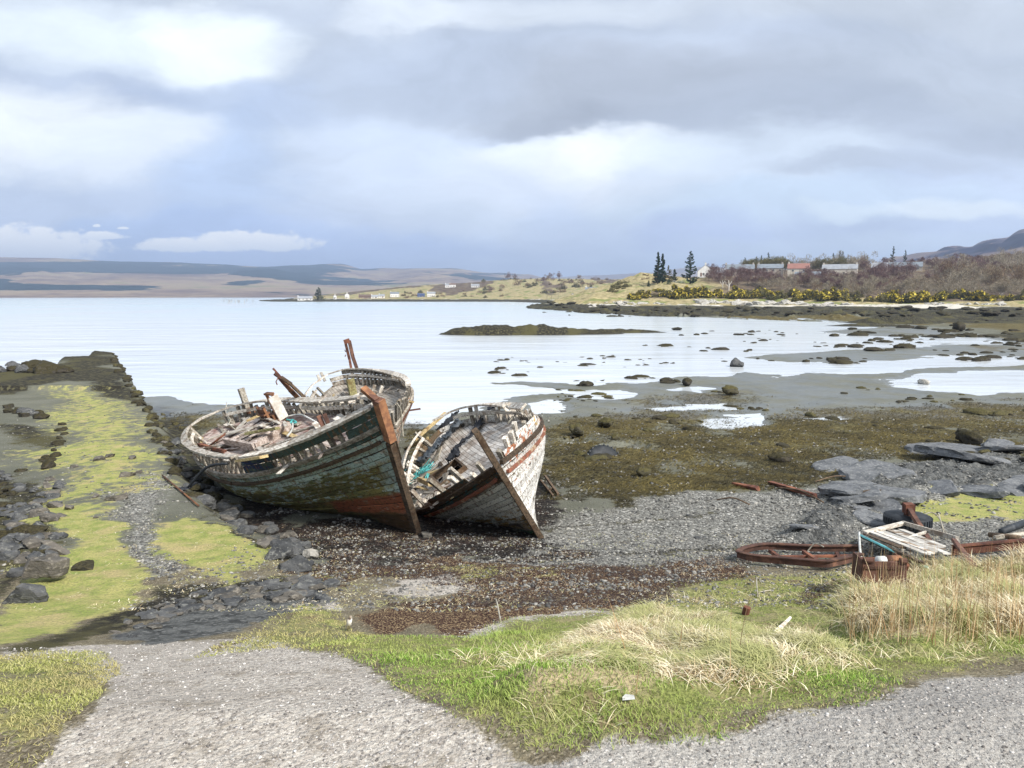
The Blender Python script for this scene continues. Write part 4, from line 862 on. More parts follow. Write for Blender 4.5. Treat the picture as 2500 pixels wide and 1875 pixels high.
# black pole sagging over the stern quarter down to the slipway, with torn black cloth
pa=B1.W(B1.hit(*Z1(415,1020),B1.zr(.15)));pb=G(458,1202,False)+[0,0,.1]
tubeobj('black_pole',smooth_pts([pa,(pa*.5+pb*.5)+[0,0,.22],pb],10),.035,RUBBER,'black pole sagging from the stern of the green boat to the slipway','pole')
def cloth(name,pts,w,mat,label,cat,nrm=(0,0,1),n=26,m_=6,rag=.35,th=.02,grp=None):
    P=smooth_pts(pts,n);V=[];Fs=[];k=len(P)
    for i in range(k):
        t_=P[min(i+1,k-1)]-P[max(i-1,0)];t_/=max(np.linalg.norm(t_),1e-6);sd=np.cross(t_,nrm);sd/=max(np.linalg.norm(sd),1e-6);ww=(w[i*(len(w)-1)//max(k-1,1)] if hasattr(w,'__len__') else w)*(1+rag*(random.random()-.5))
        for j in range(m_): 
            f=j/(m_-1)-.5;V.append(P[i]+sd*ww*f+np.array(nrm)*(random.random()*th*2+.6*th*math.sin(f*14+i*.7)))
    for i in range(k-1):
        for j in range(m_-1): Fs.append((i*m_+j,i*m_+j+1,(i+1)*m_+j+1,(i+1)*m_+j))
    o=mesh(name,V,Fs,mat,smooth=True);s_=o.modifiers.new('thick','SOLIDIFY');s_.thickness=.012;return tag(o,label,cat,grp)
cloth('torn_cloth',[pb+[.15,.2,.1],pb,pb+[-.45,-.1,-.03],pb+[-.9,-.2,-.05]],[.12,.3,.3,.1],BLACKCLOTH,'torn black cloth on the slipway under the black pole','cloth')
up2=B2.R@np.array([0,0,1.])
cloth('torn_netting',dpts(B2,[Z2(1205,290),Z2(1150,340),Z2(1085,410),Z2(1050,490),Z2(1000,570),Z2(900,650),Z2(850,700)],.10),[.5,.45,.3,.3,.22,.3,.25],BLACKCLOTH,'long strip of black netting trailing across the white boat deck','netting',nrm=tuple(up2),n=40,th=.05)
cloth('torn_netting',dpts(B2,[Z2(870,340),Z2(800,400),Z2(740,480),Z2(690,500)],.12),[.3,.5,.4,.2],BLACKCLOTH,'black netting heaped against the far rail of the white boat','netting',nrm=tuple(up2),th=.06)
cloth('grey_tarpaulin',dpts(B2,[Z2(850,380),Z2(860,470),Z2(790,560),Z2(690,640),Z2(600,740),Z2(510,840)],.14),[.12,.35,.6,.5,.55,.15],BLUEGREY,'twisted blue grey tarpaulin draped down the deck of the white boat','tarpaulin',nrm=tuple(up2),n=40,th=.07,m_=9)
cloth('torn_netting',dpts(B2,[Z2(840,700),Z2(830,760),Z2(825,800)],.3),[.2,.35,.3],BLACKCLOTH,'small rag of black netting snagged on the low rail of the white boat','netting',nrm=tuple(up2),th=.06)
m=MB()
for k in range(26):
    c0=np.array(B2.hit(*Z2(random.uniform(400,600),random.uniform(880,1010))));c0[2]=B2.zd(.5)+.12
    pts=[B2.W(c0+np.array([random.gauss(0,.28),random.gauss(0,.22),random.uniform(-.03,.10)])) for _ in range(5)];m.tube(smooth_pts(pts,16),.012,4,c=(random.random(),)*3)
tag(m.build('fishing_net',TEAL),'tangle of teal rope and net in the low corner of the white boat','fishing net')
lieline(B2,Z2(440,610),Z2(740,350),.10,.09,'timber',WOOD_Y,'long pale yellow timber along the far rail of the white boat','timber',.35)
lieline(B2,Z2(350,700),Z2(570,590),.08,.08,'timber',WOOD_Y,'shorter yellow timber at the hidden quarter of the white boat','timber',.2)
lieline(B2,Z2(490,985),Z2(600,1035),.13,.10,'timber',WOOD_Y,'stubby yellow timber beside the teal net on the white boat','timber',.3)
lieline(B2,Z2(1340,450),Z2(1450,320),.03,.03,'rope',ROPE,'thin pale line stretched inside the high rail of the white boat','rope',.25)
# ropes hanging on the hulls
def hang(name,pts,r,mat,label,cat,rng):
    """line along sight points at given range"""
    P=[]
    for p,k in zip(pts,rng):
        d=ray(*p);d=d/d[1];P.append(np.array([0,0,CZ])+d*k)
    return tubeobj(name,smooth_pts(P),r,mat,label,cat,n=5)
hang('rope',[Z3(1600,900),Z3(1650,980),Z3(1665,1150),Z3(1680,1300)],.02,ROPE,'pale rope hanging down the weathered side of the green boat','rope',[16.6,16.75,16.8,16.8])
# ================================================================ ROCKS
def ico(sub):
    import bmesh
    bm=bmesh.new();bmesh.ops.create_icosphere(bm,subdivisions=sub,radius=1);V=np.array([v.co[:] for v in bm.verts]);Fc=np.array([[v.index for v in f.verts] for f in bm.faces]);bm.free();return V,Fc
IC1,IC2,IC3=ico(1),ico(2),ico(3)
def n3(V,f,s): return (fbm(V[:,0]*f+9,V[:,1]*f+V[:,2]*f*.7+3,3,s)+fbm(V[:,2]*f-4,V[:,0]*f*.8-V[:,1]*f,3,s+5))-1
def rockmesh(seed,kind,sub=IC3):
    r=np.random.default_rng(seed);V=sub[0].copy()
    if kind=='block':
        for _ in range(9):
            n=r.normal(size=3);n/=np.linalg.norm(n);d=r.uniform(.45,.8);k=V@n;V=V-np.outer(np.maximum(k-d,0)*.96,n)
        V*=1+.10*n3(V,2.2,seed)[:,None]
        V*=[1,r.uniform(.6,.85),r.uniform(.45,.62)]
    elif kind=='slab':
        for _ in range(6):
            n=r.normal(size=3);n[2]*=.2;n/=np.linalg.norm(n);d=r.uniform(.5,.85);k=V@n;V=V-np.outer(np.maximum(k-d,0)*.98,n)
        V[:,2]=np.clip(V[:,2],-.32,.32)+.05*n3(V,2.5,seed);V*=[1,r.uniform(.55,.8),.8]
    else: # mound
        V*=1+.5*n3(V,1.5,seed)[:,None]+.34*n3(V,3.4,seed+3)[:,None]
        V*=[1,r.uniform(.5,.8),r.uniform(.42,.55)]
    V/=np.abs(V[:,0]).max();V=V+.02*RNG.normal(size=V.shape)
    me=bpy.data.meshes.new('rock');me.from_pydata(V.tolist(),[],sub[1].tolist());me.update()
    if kind=='mound': me.polygons.foreach_set('use_smooth',[True]*len(me.polygons))
    return me
LIB={}
def lib(kind,mat,n=6):
    k=(kind,mat.name)
    if k not in LIB:
        LIB[k]=[rockmesh(len(LIB)*20+i,kind) for i in range(n)]
        for m_ in LIB[k]: m_.materials.append(mat)
    return random.choice(LIB[k])
def rock(x,y,w,kind,mat,label,group=None,name='boulder',sink=.35,flat=1.,cat='rock',rz=None,z=None):
    p=G(x,y);r=math.hypot(p[0],p[1]);s=w*1.1302*r/F/2
    name='flat_stone' if kind=='slab' and name=='boulder' else ('rock' if kind=='mound' and name=='boulder' else name);o=bpy.data.objects.new(name,lib(kind,mat));COL.objects.link(o);h=s*.5*flat
    o.location=(p[0],p[1]+s*.4,(z if z is not None else hz(p[0],p[1]+s*.4))+h*(1-2*sink));o.rotation_euler=(random.gauss(0,.12),random.gauss(0,.12),rz if rz is not None else random.uniform(0,2*PI));o.scale=(s,s,s*flat);return tag(o,label,cat if cat!='rock' else {'boulder':'boulder','flat_stone':'flat stone'}.get(name,'stone'),group)
def along(pts,n,wid,size,kind,mats,label,group,sj=.35,name='boulder',flat=1.):
    pts=np.array(pts,float);seg_=np.linalg.norm(np.diff(pts,axis=0)*[1,1.6],axis=1);cs=np.concatenate([[0],np.cumsum(seg_)])
    for i in range(n):
        q=((i+random.random())/n)*cs[-1];k=min(np.searchsorted(cs,q,side='right')-1,len(pts)-2);f=(q-cs[k])/seg_[k];p=pts[k]+(pts[k+1]-pts[k])*f
        s0=size[0]+(size[1]-size[0])*(p[1]-pts[0][1])/(pts[-1][1]-pts[0][1]+1e-6);w=s0*random.uniform(1-sj,1+sj)
        rock(p[0]+random.uniform(-wid,wid)*s0/30,p[1]+random.uniform(-.35,.35)*wid*s0/30,w,random.choice(kind),random.choice(mats),label,group,name=name,flat=flat)
# retaining stones down the right of the slipway
along([(240,765),(290,850),(325,905),(350,965)],46,16,(14,26),['mound','block'],[ROCK_W,ROCK_W,ROCK_O],'dark weed-hung stone in the far half of the slipway wall beside the water','stones of the far slipway wall')
along([(350,950),(378,1000),(410,1050),(450,1080),(495,1105)],50,28,(22,40),['block','mound'],[ROCK_G,ROCK_W,ROCK_B],'dark stone tumbled between the slipway and the stern of the green boat','stones beside the green boat')
along([(470,1090),(520,1130),(565,1155),(600,1180),(640,1215)],30,20,(34,50),['block','slab'],[ROCK_G,ROCK_G,ROCK_B],'grey angular stone in the near end of the slipway wall','stones of the near slipway wall')
along([(360,900),(420,960),(450,1020)],22,40,(14,26),['mound'],[ROCK_W,ROCK_O],'small weedy stone on the mud between slipway wall and boats','weedy stones behind the wall')
rock(640,1235,85,'block',ROCK_G,'big dark grey boulder at the near end of the slipway wall',rz=.2,sink=.15)
rock(598,1208,75,'block',ROCK_G,'dark leaning boulder with a pale edge near the end of the slipway wall',rz=1.,sink=.15)
rock(668,1205,44,'block',ROCK_P,'small rock capped with white lichen at the end of the slipway wall',sink=.15)
rock(628,1160,40,'block',ROCK_B,'pale brown boulder just before the bow shadow of the green boat')
rock(920,1160,38,'slab',ROCK_B,'flat brown stone at the foot of the green boat stem',name='stone')
rock(895,1163,20,'slab',ROCK_B,'small flat stone left of the stone at the green boat stem',name='stone')
# rubble down the left edge
along([(110,1045),(100,1090),(70,1130),(60,1180),(50,1225)],56,50,(22,44),['block'],[ROCK_G,ROCK_G,ROCK_B],'grey angular boulder in the rubble edging the left of the slipway','boulders left of the slipway')
along([(20,1020),(30,1100),(15,1190)],44,46,(20,42),['block','mound'],[ROCK_G,ROCK_W],'dark boulder at the left edge beyond the slipway rubble','dark boulders at the far left')
along([(140,915),(125,960),(100,1000)],12,10,(18,28),['mound'],[ROCK_W],'weed-black stone in the broken row across the slipway','weed-black stones in a row')
rock(85,1262,84,'slab',ROCK_B,'flat-topped grey block lying on the moss left of the slipway',rz=.25,sink=.05,flat=1.5)
rock(48,1303,98,'block',ROCK_G,'long dark boulder at the left edge below the flat-topped block',rz=.5,sink=.2)
rock(98,1012,46,'mound',ROCK_W,'black weed-covered boulder with a white patch left of the slipway crown')
rock(175,1232,50,'slab',ROCK_W,'low dark stone bedded in the moss of the slipway',name='stone',sink=.4)
rock(235,988,20,'block',ROCK_B,'lone pointed stone standing in the middle of the slipway',name='stone')
for x,y,w in((212,995,26),(282,992,24),(270,1030,34),(300,1022,20),(245,1082,44),(205,1075,20),(160,1010,20),(205,1120,14)): rock(x,y,w,'slab',ROCK_B,'flat brown stone lying loose on the algae of the slipway',group='loose flat stones on the slipway',name='stone',sink=.35)
along([(0,805),(60,800),(120,795)],16,26,(30,44),['mound','block'],[ROCK_G,ROCK_W],'dark rock in the reef at the far left water edge','rocks of the left reef')
along([(10,885),(50,892),(90,900)],9,20,(26,34),['slab','mound'],[ROCK_G,ROCK_W],'low flat rock on the sand left of the slipway','low rocks on the left sand')
# near rock shelf
along([(260,1378),(340,1330),(430,1310),(520,1290),(600,1280),(690,1275)],90,34,(20,52),['slab','slab','block'],[ROCK_G,ROCK_G,ROCK_B],'blue grey slab in the rock shelf between slipway and gravel','slabs of the near rock shelf',flat=.6)
rock(655,1280,80,'slab',ROCK_G,'broad blue grey slab at the right end of the rock shelf',flat=.7,rz=.3)
# outcrop on the right
along([(1740,1130),(1800,1110),(1870,1075),(1960,1040),(2080,1015),(2190,1005)],24,44,(90,150),['slab'],[ROCK_L],'smooth grey ledge of the right hand outcrop','ledges of the right outcrop',flat=.30)
rock(2100,960,60,'mound',ROCK_W,'black weed-shrouded boulder on the seaweed field near the right edge',sink=.1,flat=1.1)
rock(1690,1000,56,'mound',ROCK_W,'dark weedy rock in the middle of the seaweed field',sink=.2)
for x,y,w in((1310,925,44),(1245,948,54),(1390,1030,40),(1330,950,26),(1580,855,44)): rock(x,y,w,'mound',ROCK_O,'olive mound of bladderwrack draped over a rock',group='weed mounds beside the white boat',sink=.1,flat=1.2)
# stones scattered over the flats
def field(n,x0,x1,y0,y1,s0,s1,kinds,mats,label,group,ex=1.,flat=.85,sd=True):
    cl=0
    for _ in range(n):
        if cl<=0: cx=x0+(x1-x0)*random.random()**ex;cy=y0+(y1-y0)*random.random();cl=random.choice([1,2,3,5,7])
        cl-=1;x=cx+random.gauss(0,34);y=min(max(cy+random.gauss(0,2.6),y0-4),y1+4);f=(y-y0)/(y1-y0);w=(s0+(s1-s0)*f)*random.choice([.4,.5,.6,.8,1,1.4])*random.uniform(.8,1.2)
        p=G(x,y)
        o=bpy.data.objects.new('weedy_stone' if sd else 'stone',lib('mound',random.choice(mats)));COL.objects.link(o);s=w*1.13*math.hypot(p[0],p[1])/F/2
        o.location=(p[0],p[1],max(p[2],-.05)+s*.05);o.rotation_euler=(0,0,random.uniform(0,6.3));o.scale=(s,s*.9,min(s*.8,s*flat*random.uniform(.5,.95)));tag(o,label,'rock',group)
field(74,1000,1600,762,832,16,34,None,[ROCK_S,ROCK_S,ROCK_W],'small black weedy stone standing in the shallows behind the white boat','stones in the near shallows')
field(150,1400,2212,706,790,13,34,None,[ROCK_S,ROCK_S,ROCK_W],'small black weedy stone in the shallows towards the far right shore','stones in the right shallows',ex=.7)
field(74,1220,2212,838,905,18,44,None,[ROCK_O,ROCK_W,ROCK_S],'low olive weed-covered stone on the grey sand flat','weedy stones on the sand flat')
field(60,1800,2212,693,760,20,46,None,[ROCK_S,ROCK_W],'dark weedy rock among the reefs near the right edge','reef rocks near the right edge')
field(40,1190,2212,905,1000,26,44,None,[ROCK_S,ROCK_W,ROCK_O],'dark weed-draped rock lying in the seaweed field','rocks in the seaweed field',sd=False)
field(20,1000,1240,870,960,12,20,None,[ROCK_W],'small dark stone on the wet sand just behind the boats','stones behind the boats')
field(26,1180,1700,1060,1200,8,16,None,[ROCK_G,ROCK_B],'loose grey stone on the shingle right of the white boat','stones on the right shingle',sd=False)
_k=bpy.data.objects
for _ in range(90):
    x_=random.uniform(1170,2212);rock(x_,random.uniform(664,686)-(8 if x_<1300 else 0),random.uniform(10,30),'mound',random.choice([ROCK_S,ROCK_W]),'black weedy rock in the dark band of the far shore',group='dark rocks of the far shore',name='shore_rock',sink=.3,flat=.6)
rock(1590,798,38,'block',ROCK_G,'tall dark boulder standing in the shallows with a pale top',sink=.05,flat=1.3)
rock(1485,834,30,'mound',ROCK_W,'dark stone in the left end of the narrow bright pool',sink=.1,flat=1.3)
rock(1463,716,24,'block',ROCK_W,'squat brown rock off the right tip of the low islet',sink=.05)
rock(2075,716,40,'mound',ROCK_W,'large rounded rock at the far water edge near the right',sink=.1,flat=1.2)
for x in(1230+0,1338,1402,1466): rock(x*1.0,683,9,'mound',ROCK_W,'tiny black stone in the line off the rocky point',group='line of tiny stones off the point',sink=.1,name='stone')
rock(2000,832,34,'mound',ROCK_P,'whitish rock in the bright pool at the right',sink=.2)
# ================================================================ GROUND COVER
def sample(n,y0,y1,pw=-1.5,amax=.78):
    u=RNG.random(n);k=pw+1
    y=((y0+4)**k+u*((y1+4)**k-(y0+4)**k))**(1/k)-4 if abs(k)>1e-6 else y0*(y1/y0)**u
    x=(RNG.random(n)*2-1)*amax*(y+1.5);return x,y
def thin(x,y,m,lo=.45): k=(m+.5*(fbm(x*2.3,y*2.3,3,9)-.5)>lo);return x[k],y[k]
def rot_(ang): c,s=np.cos(ang),np.sin(ang);return c,s
def stones(name,x,y,smin,smax,mat,label,flat=.6):
    n=len(x);z=Hn(x,y);V0,F0=ico(1);V0=V0[:12] if False else V0
    sz=smin*(smax/smin)**(RNG.random(n)**2.2);V=np.repeat(V0[None],n,0)*(1+.30*RNG.normal(size=(n,len(V0),1)));V=V*sz[:,None,None]*np.stack([np.ones(n),RNG.uniform(.6,1,n),RNG.uniform(.35,.7,n)*flat/.6],1)[:,None,:]
    c,s=rot_(RNG.random(n)*6.3);vx=V[:,:,0]*c[:,None]-V[:,:,1]*s[:,None];vy=V[:,:,0]*s[:,None]+V[:,:,1]*c[:,None];V[:,:,0]=vx+x[:,None];V[:,:,1]=vy+y[:,None];V[:,:,2]+=(z+sz*.15)[:,None]
    return tag(batch(name,V,F0,mat,RNG.random((n,3))),label,kind='stuff')
def pebm(name,cols):
    m,t,b=newmat(name);r=t.sep(t.attr('rnd').outputs['Vector']);c=t.ramp(r[0],cols);g=t.new('ShaderNodeNewGeometry');c=t.mix(t.math('MULTIPLY',t.noise(g.outputs['Position'],40.,3,.6),.5),c,(.1,.09,.08));t.put(b.inputs['Base Color'],c);return m
PEB=pebm('pebble',[(0,(.10,.09,.085)),(.3,(.34,.31,.28)),(.7,(.52,.48,.44)),(.93,(.62,.59,.55)),(1,(.8,.78,.74))])
PEBD=pebm('shingle_stone',[(0,(.05,.052,.052)),(.4,(.15,.148,.135)),(.8,(.25,.245,.22)),(1,(.50,.48,.43))])
x,y=sample(60000,2.6,13,-1.2);m=np.maximum(zm('grav',x,y),zm('road',x,y)*.9);x,y=thin(x,y,m,.5);stones('gravel',x[:26000],y[:26000],.004,.014,PEB,'loose grey gravel chips')
x,y=sample(90000,10.5,32,-1.2);m=np.maximum(np.maximum(zm('shin',x,y),zm('wrack',x,y)*.50),np.maximum(zm('rock',x,y)*.52,zm('mud',x,y)*.50))-zm('algr',x,y)-.0;x,y=thin(x,y,m,.5);stones('shingle',x[:48000],y[:48000],.010,.042,PEBD,'grey beach shingle')
x,y=sample(16000,9,40,-1.2);k=(x<-2);x,y=x[k],y[k];m=(sdf(x,y,PL)>.2)*.7-.5*zm('algl',x,y)-.5*zm('algm',x,y);x,y=thin(x,y,m,.55);stones('shingle',x[:5000],y[:5000],.010,.045,PEBD,'scattered shingle on the slipway')
# blades and strands
def strands(name,x,y,L,W,lean,bend,mat,label,az=None,seg=3,z0=0,up=1.):
    n=len(x);z=Hn(x,y)+z0;L=L*np.ones(n);az=RNG.random(n)*6.3 if az is None else az;dx,dy=np.cos(az),np.sin(az);pa=az+RNG.normal(size=n)*.9;wx,wy=-np.sin(pa),np.cos(pa)
    V=np.zeros((n,2*seg+1,3));hx=np.zeros(n);hzz=np.zeros(n);ang=lean*np.ones(n)
    for i in range(seg+1):
        f=i/seg;w=W*(1-f*.8)*.5
        if i<seg:
            V[:,2*i]=np.stack([x+dx*hx-wx*w,y+dy*hx-wy*w,z+hzz],1);V[:,2*i+1]=np.stack([x+dx*hx+wx*w,y+dy*hx+wy*w,z+hzz],1)
        else: V[:,2*i]=np.stack([x+dx*hx,y+dy*hx,z+hzz],1)
        hx=hx+np.sin(ang)*L/seg;hzz=np.maximum(hzz+np.cos(ang)*L/seg*up,.004+.006*RNG.random(n)) if i>0 else hzz+np.cos(ang)*L/seg*up;ang=ang+bend
    Fq=[]
    for i in range(seg-1): Fq+=[(2*i,2*i+1,2*i+3),(2*i,2*i+3,2*i+2)]
    Fq.append((2*seg-2,2*seg-1,2*seg));return tag(batch(name,V,np.array(Fq),mat,RNG.random((n,3))),label,kind='stuff')
def leafm(name,cols,patch=None,pc=None,tr=.0):
    m,t,b=newmat(name);r=t.sep(t.attr('rnd').outputs['Vector']);g=t.new('ShaderNodeNewGeometry');c=t.ramp(r[0],cols)
    if patch: c=t.mix(t.ss(t.noise(g.outputs['Position'],patch,4,.6),.42,.60),c,pc)
    t.put(b.inputs['Base Color'],c);b.inputs['Roughness'].default_value=.7;b.inputs['Specular IOR Level'].default_value=.15;return m
GRM=leafm('grass_blade',[(0,(.11,.20,.025)),(.5,(.20,.33,.05)),(.85,(.36,.46,.12)),(1,(.55,.52,.25))],1.1,(.30,.34,.10))
MOSM=leafm('short_turf',[(0,(.18,.19,.05)),(.5,(.30,.32,.09)),(1,(.50,.46,.22))],.9,(.36,.32,.14))
STM=leafm('straw',[(0,(.16,.11,.055)),(.3,(.40,.30,.16)),(.65,(.74,.63,.41)),(1,(.86,.80,.60))],1.6,(.36,.36,.15))
x,y=sample(260000,3.8,13.5,-1.0,.74);m=mask(x,y,GR1,.02);st=np.maximum(mask(x,y,ST1,.02),mask(x,y,ST2,.02));m2=zm('grass',x,y)
lush=ss(.42,.6,fbm(x*.5,y*.5,3,301))*.5+ss(8.6,7.2,y)*.8
dens=np.clip(m*(.12+lush*(.35+.65*ss(.40,.55,fbm(x*1.7,y*1.7,3,303))))*(1-.5*st),0,1);k=(RNG.random(len(x))<dens+.05*(m>.1))&(m>.1);x1,y1=x[k][:70000],y[k][:70000]
hgt_=.020+.042*ss(.35,.75,fbm(x1*1.3,y1*1.3,3,302))*RNG.uniform(.5,1.2,len(x1));strands('grass',x1,y1,hgt_,.006,RNG.uniform(.1,.9,len(x1)),.35,GRM,'green grass along the road verge')
k=(m2>.35)&(m<.3)&(RNG.random(len(x))<.12+.88*ss(.34,.54,fbm(x*1.8,y*1.8,5,191,.62)));strands('grass',x[k][:22000],y[k][:22000],.03,.007,RNG.uniform(.3,1.1,k[:].sum())[:22000],.3,MOSM,'short yellow green turf on the gravel at the left')
x,y=sample(60000,6,14,-1.2,.6);m=np.maximum(zm('moss',x,y),mask(x,y,GR1,.02)*(y>9.2)*.8);k=m>.5;strands('grass',x[k][:22000],y[k][:22000],.03,.010,RNG.uniform(.3,1.2,k.sum())[:22000],.3,MOSM,'cropped pale turf above the wrack line')
# dry grass: tussocks whose strands sweep one way
def tussocks(n,zone,ymin,ymax,per,Lm,label,pw=-1):
    xs,ys=[],[];az=[];ln=[];le=[];tx,ty=sample(9000,ymin,ymax,pw,.74);m=mask(tx,ty,zone,.02);k=m>.55;tx,ty=tx[k][:n],ty[k][:n]
    for a,b_ in zip(tx,ty):
        base=2.6+1.6*math.sin(a*1.7+1)+1.2*math.cos(b_*2.3)+RNG.normal()*.8;q=per;xs.append(a+RNG.normal(size=q)*.13);ys.append(b_+RNG.normal(size=q)*.10);az.append(base+RNG.normal(size=q)*.75);ln.append(Lm*RNG.uniform(.45,1.25,q));le.append(RNG.uniform(.35,1.35,q))
    return np.concatenate(xs),np.concatenate(ys),np.concatenate(az),np.concatenate(ln),np.concatenate(le)
a=tussocks(320,ST1,5,13,75,.24,'');strands('dry_grass',a[0],a[1],a[3],.0075,np.clip(a[4]+.35,0,1.5),.42,STM,'matted straw-coloured dead grass on the bank',az=a[2],seg=4)
a=tussocks(230,ST2,7,14,80,.34,'');strands('dry_grass',a[0],a[1],a[3],.010,a[4]*.8,.38,STM,'tall bleached dead grass at the right of the bank',az=a[2],seg=4)
x,y=sample(26000,4,13,-1,.74);m=mask(x,y,GR1,.02);k=(m>.5)&(fbm(x*.8,y*.8,3,333)>.56);strands('dry_grass',x[k][:6000],y[k][:6000],.16,.007,RNG.uniform(.7,1.4,k.sum())[:6000],.3,STM,'dead grass blades mixed through the verge')
x,y=sample(30000,9.2,15.5,-1.2,.62);k=(x>-5);x,y=x[k],y[k];stones('beach_grit',x[:9000],y[:9000],.008,.04,PEBD,'thin scatter of grit over the upper beach');x,y=sample(30000,9.2,16,-1.2,.62);x,y=thin(x,y,.5+0*x,.5);strands('drift_litter',x[:9000],y[:9000],RNG.uniform(.02,.09,9000)[:len(x[:9000])],.012,1.3,.2,STM,'sparse bits of drift litter on the upper beach')
x,y=sample(40000,17,42,-1.2,.7);k=(x>-9);x,y=thin(x[k],y[k],.5+0*x[k],.52);stones('beach_grit',x[:12000],y[:12000],.015,.07,PEBD,'small stones and shell bits over the lower shore')
STEM=leafm('dry_stem',[(0,(.30,.17,.08)),(.5,(.52,.36,.19)),(1,(.75,.62,.40))])
P_=[G(random.uniform(1830,2230),random.uniform(1235,1395)) for _ in range(520)]+[G(random.uniform(1230,1700),random.uniform(1340,1500)) for _ in range(9)];P_=np.array(P_)
strands('dry_stalks',P_[:,0],P_[:,1],RNG.uniform(.25,.72,len(P_)),.008,RNG.normal(size=len(P_))*.22,.06*RNG.normal(size=len(P_)),STEM,'upright dead stalks standing in the grass',seg=4)
# wrack flakes
WRM=leafm('wrack_flake',[(0,(.016,.010,.010)),(.60,(.055,.030,.022)),(.78,(.13,.075,.045)),(.92,(.34,.25,.15)),(1,(.62,.52,.36))],.7,(.05,.035,.03))
x,y=sample(200000,9.5,22,-1.2,.62);m=np.maximum(zm('wrack',x,y),zm('mud',x,y)*.52);x,y=thin(x,y,m,.46);n=min(len(x),60000);strands('seaweed_wrack',x[:n],y[:n],RNG.uniform(.02,.09,n),.014,RNG.uniform(.9,1.5,n),.25,WRM,'drift line of brown and tan seaweed',seg=3)
# living weed over the lower shore
WDM=leafm('bladderwrack',[(0,(.030,.024,.010)),(.5,(.085,.068,.022)),(.9,(.16,.125,.04)),(1,(.24,.20,.08))],.30,(.035,.030,.014))
x,y=sample(190000,17,46,-1.1,.72);m=zm('weed',x,y)*(.50+.5*ss(.30,.48,fbm(x*.55,y*.38,4,171)));x,y=thin(x,y,m,.46);n=min(len(x),46000);strands('seaweed',x[:n],y[:n],RNG.uniform(.10,.36,n),.032,RNG.uniform(1.,1.5,n),.30,WDM,'olive bladderwrack covering the lower shore',az=RNG.normal(size=n)*.8+.3,seg=3)
# ================================================================ THINGS AMONG THE GRASS
def at(px,py,dz=0,disp=False): p=G(px,py,disp);p[2]+=dz;return p
Z5=lambda x,y:(1750+.339*x,1200+.339*y)
def beamobj(name,a,b_,w,h,mat,label,cat,parent=None,jit=.006,grp=None):
    m=MB();m.beam(a,b_,w,h,jit=jit);o=m.build(name,mat,parent)
    return tag(o,label,cat,grp) if label else o
# lorry tyre lying flat with an iron post leaning through it
def torus(name,R_,prof_,mat,par,n=48):
    V=[];Fs=[];k=len(prof_)
    for i in range(n):
        a=2*PI*i/n
        for r,z in prof_: V.append(((R_+r)*math.cos(a),(R_+r)*math.sin(a),z))
    for i in range(n):
        for j in range(k): Fs.append((i*k+j,((i+1)%n)*k+j,((i+1)%n)*k+(j+1)%k,i*k+(j+1)%k))
    return mesh(name,V,Fs,mat,par,True)
p=at(*Z5(1430,315));ty=empty('tyre','large black tyre lying flat on the shingle with a rusty post leaning out','tyre',loc=(p[0],p[1]+.35,p[2]+.10))
ty.scale=(.80,.80,.85);pr=[(-.30,.06),(-.26,.02),(-.05,0),(.16,.03),(.21,.08),(.21,.24),(.16,.29),(-.05,.32),(-.26,.30),(-.30,.26),(-.27,.22),(-.27,.10)]
T_=torus('casing',.38,pr,RUBBER,ty)
m=MB()
for i in range(40):
    a=2*PI*i/40;m.box((.595*math.cos(a),.595*math.sin(a),.16),(.03,.05,.20),R=np.array([[math.cos(a),-math.sin(a),0],[math.sin(a),math.cos(a),0],[0,0,1]]))
m.build('tread',RUBBER,ty)
a=at(*Z5(1560,425));c_=np.array([p[0]-.0,p[1]+.0,p[2]+.0])
pt=empty('iron_post','rusty iron post with a square head leaning across the large tyre','post',loc=(0,0,0))
hd=np.array([p[0]-.02,p[1]+.30,p[2]+.50]);beamobj('shaft',hd,a+[0,0,.05],.085,.10,RUST,None,None,pt);beamobj('leg',hd,hd-[0,.0,.5],.13,.13,RUST_D,None,None,pt);beamobj('cap',hd-[0,0,.10],hd+[0,0,.12],.20,.20,RUST_D,None,None,pt)
tubeobj('rope',smooth_pts([at(*Z5(1480,285),.36),at(*Z5(1540,265),.36),at(*Z5(1600,290),.28),at(*Z5(1640,330),.05),at(*Z5(1700,345),.03)]),.012,ROPE,'pale rope trailing off the large tyre','rope')
tubeobj('rope',smooth_pts([at(*Z5(1590,260),.33),at(*Z5(1630,300),.10),at(*Z5(1680,330),.03)]),.012,ROPE,'second pale rope end hanging over the edge of the large tyre','rope')
# long rusty frame
fr=empty('iron_tray','long low rusty iron tray frame with rounded ends lying on the wrack','iron tray')
F1=[Z5(*q) for q in [(150,500),(210,465),(370,440),(700,455),(1040,455)]];F2=[Z5(*q) for q in [(150,500),(260,528),(500,550),(760,572),(850,562),(1040,515)]]
for pts,hh in((F1,.11),(F2,.11)):
    w_=[at(*q,.12) for q in pts];m=MB();w_=smooth_pts(w_,22);N=[]
    for i in range(len(w_)):
        t_=w_[min(i+1,len(w_)-1)]-w_[max(i-1,0)];nn=np.array([t_[1],-t_[0],0]);N.append(nn/np.linalg.norm(nn))
    m.sweep(w_,N,.035,hh);m.sweep(w_+np.array([0,0,.055]),[np.array([a_[0],a_[1],0]) for a_ in N],.10,.02);m.build('rail',RUST,fr)
for q,r_ in(((380,455),(500,545)),((620,465),(760,560)),((860,470),(900,545))): beamobj('crossbar',at(*Z5(*q),.08),at(*Z5(*r_),.08),.06,.06,RUST_D,None,None,fr)
beamobj('spine',at(*Z5(200,500),.07),at(*Z5(1000,490),.07),.05,.05,RUST_D,None,None,fr)
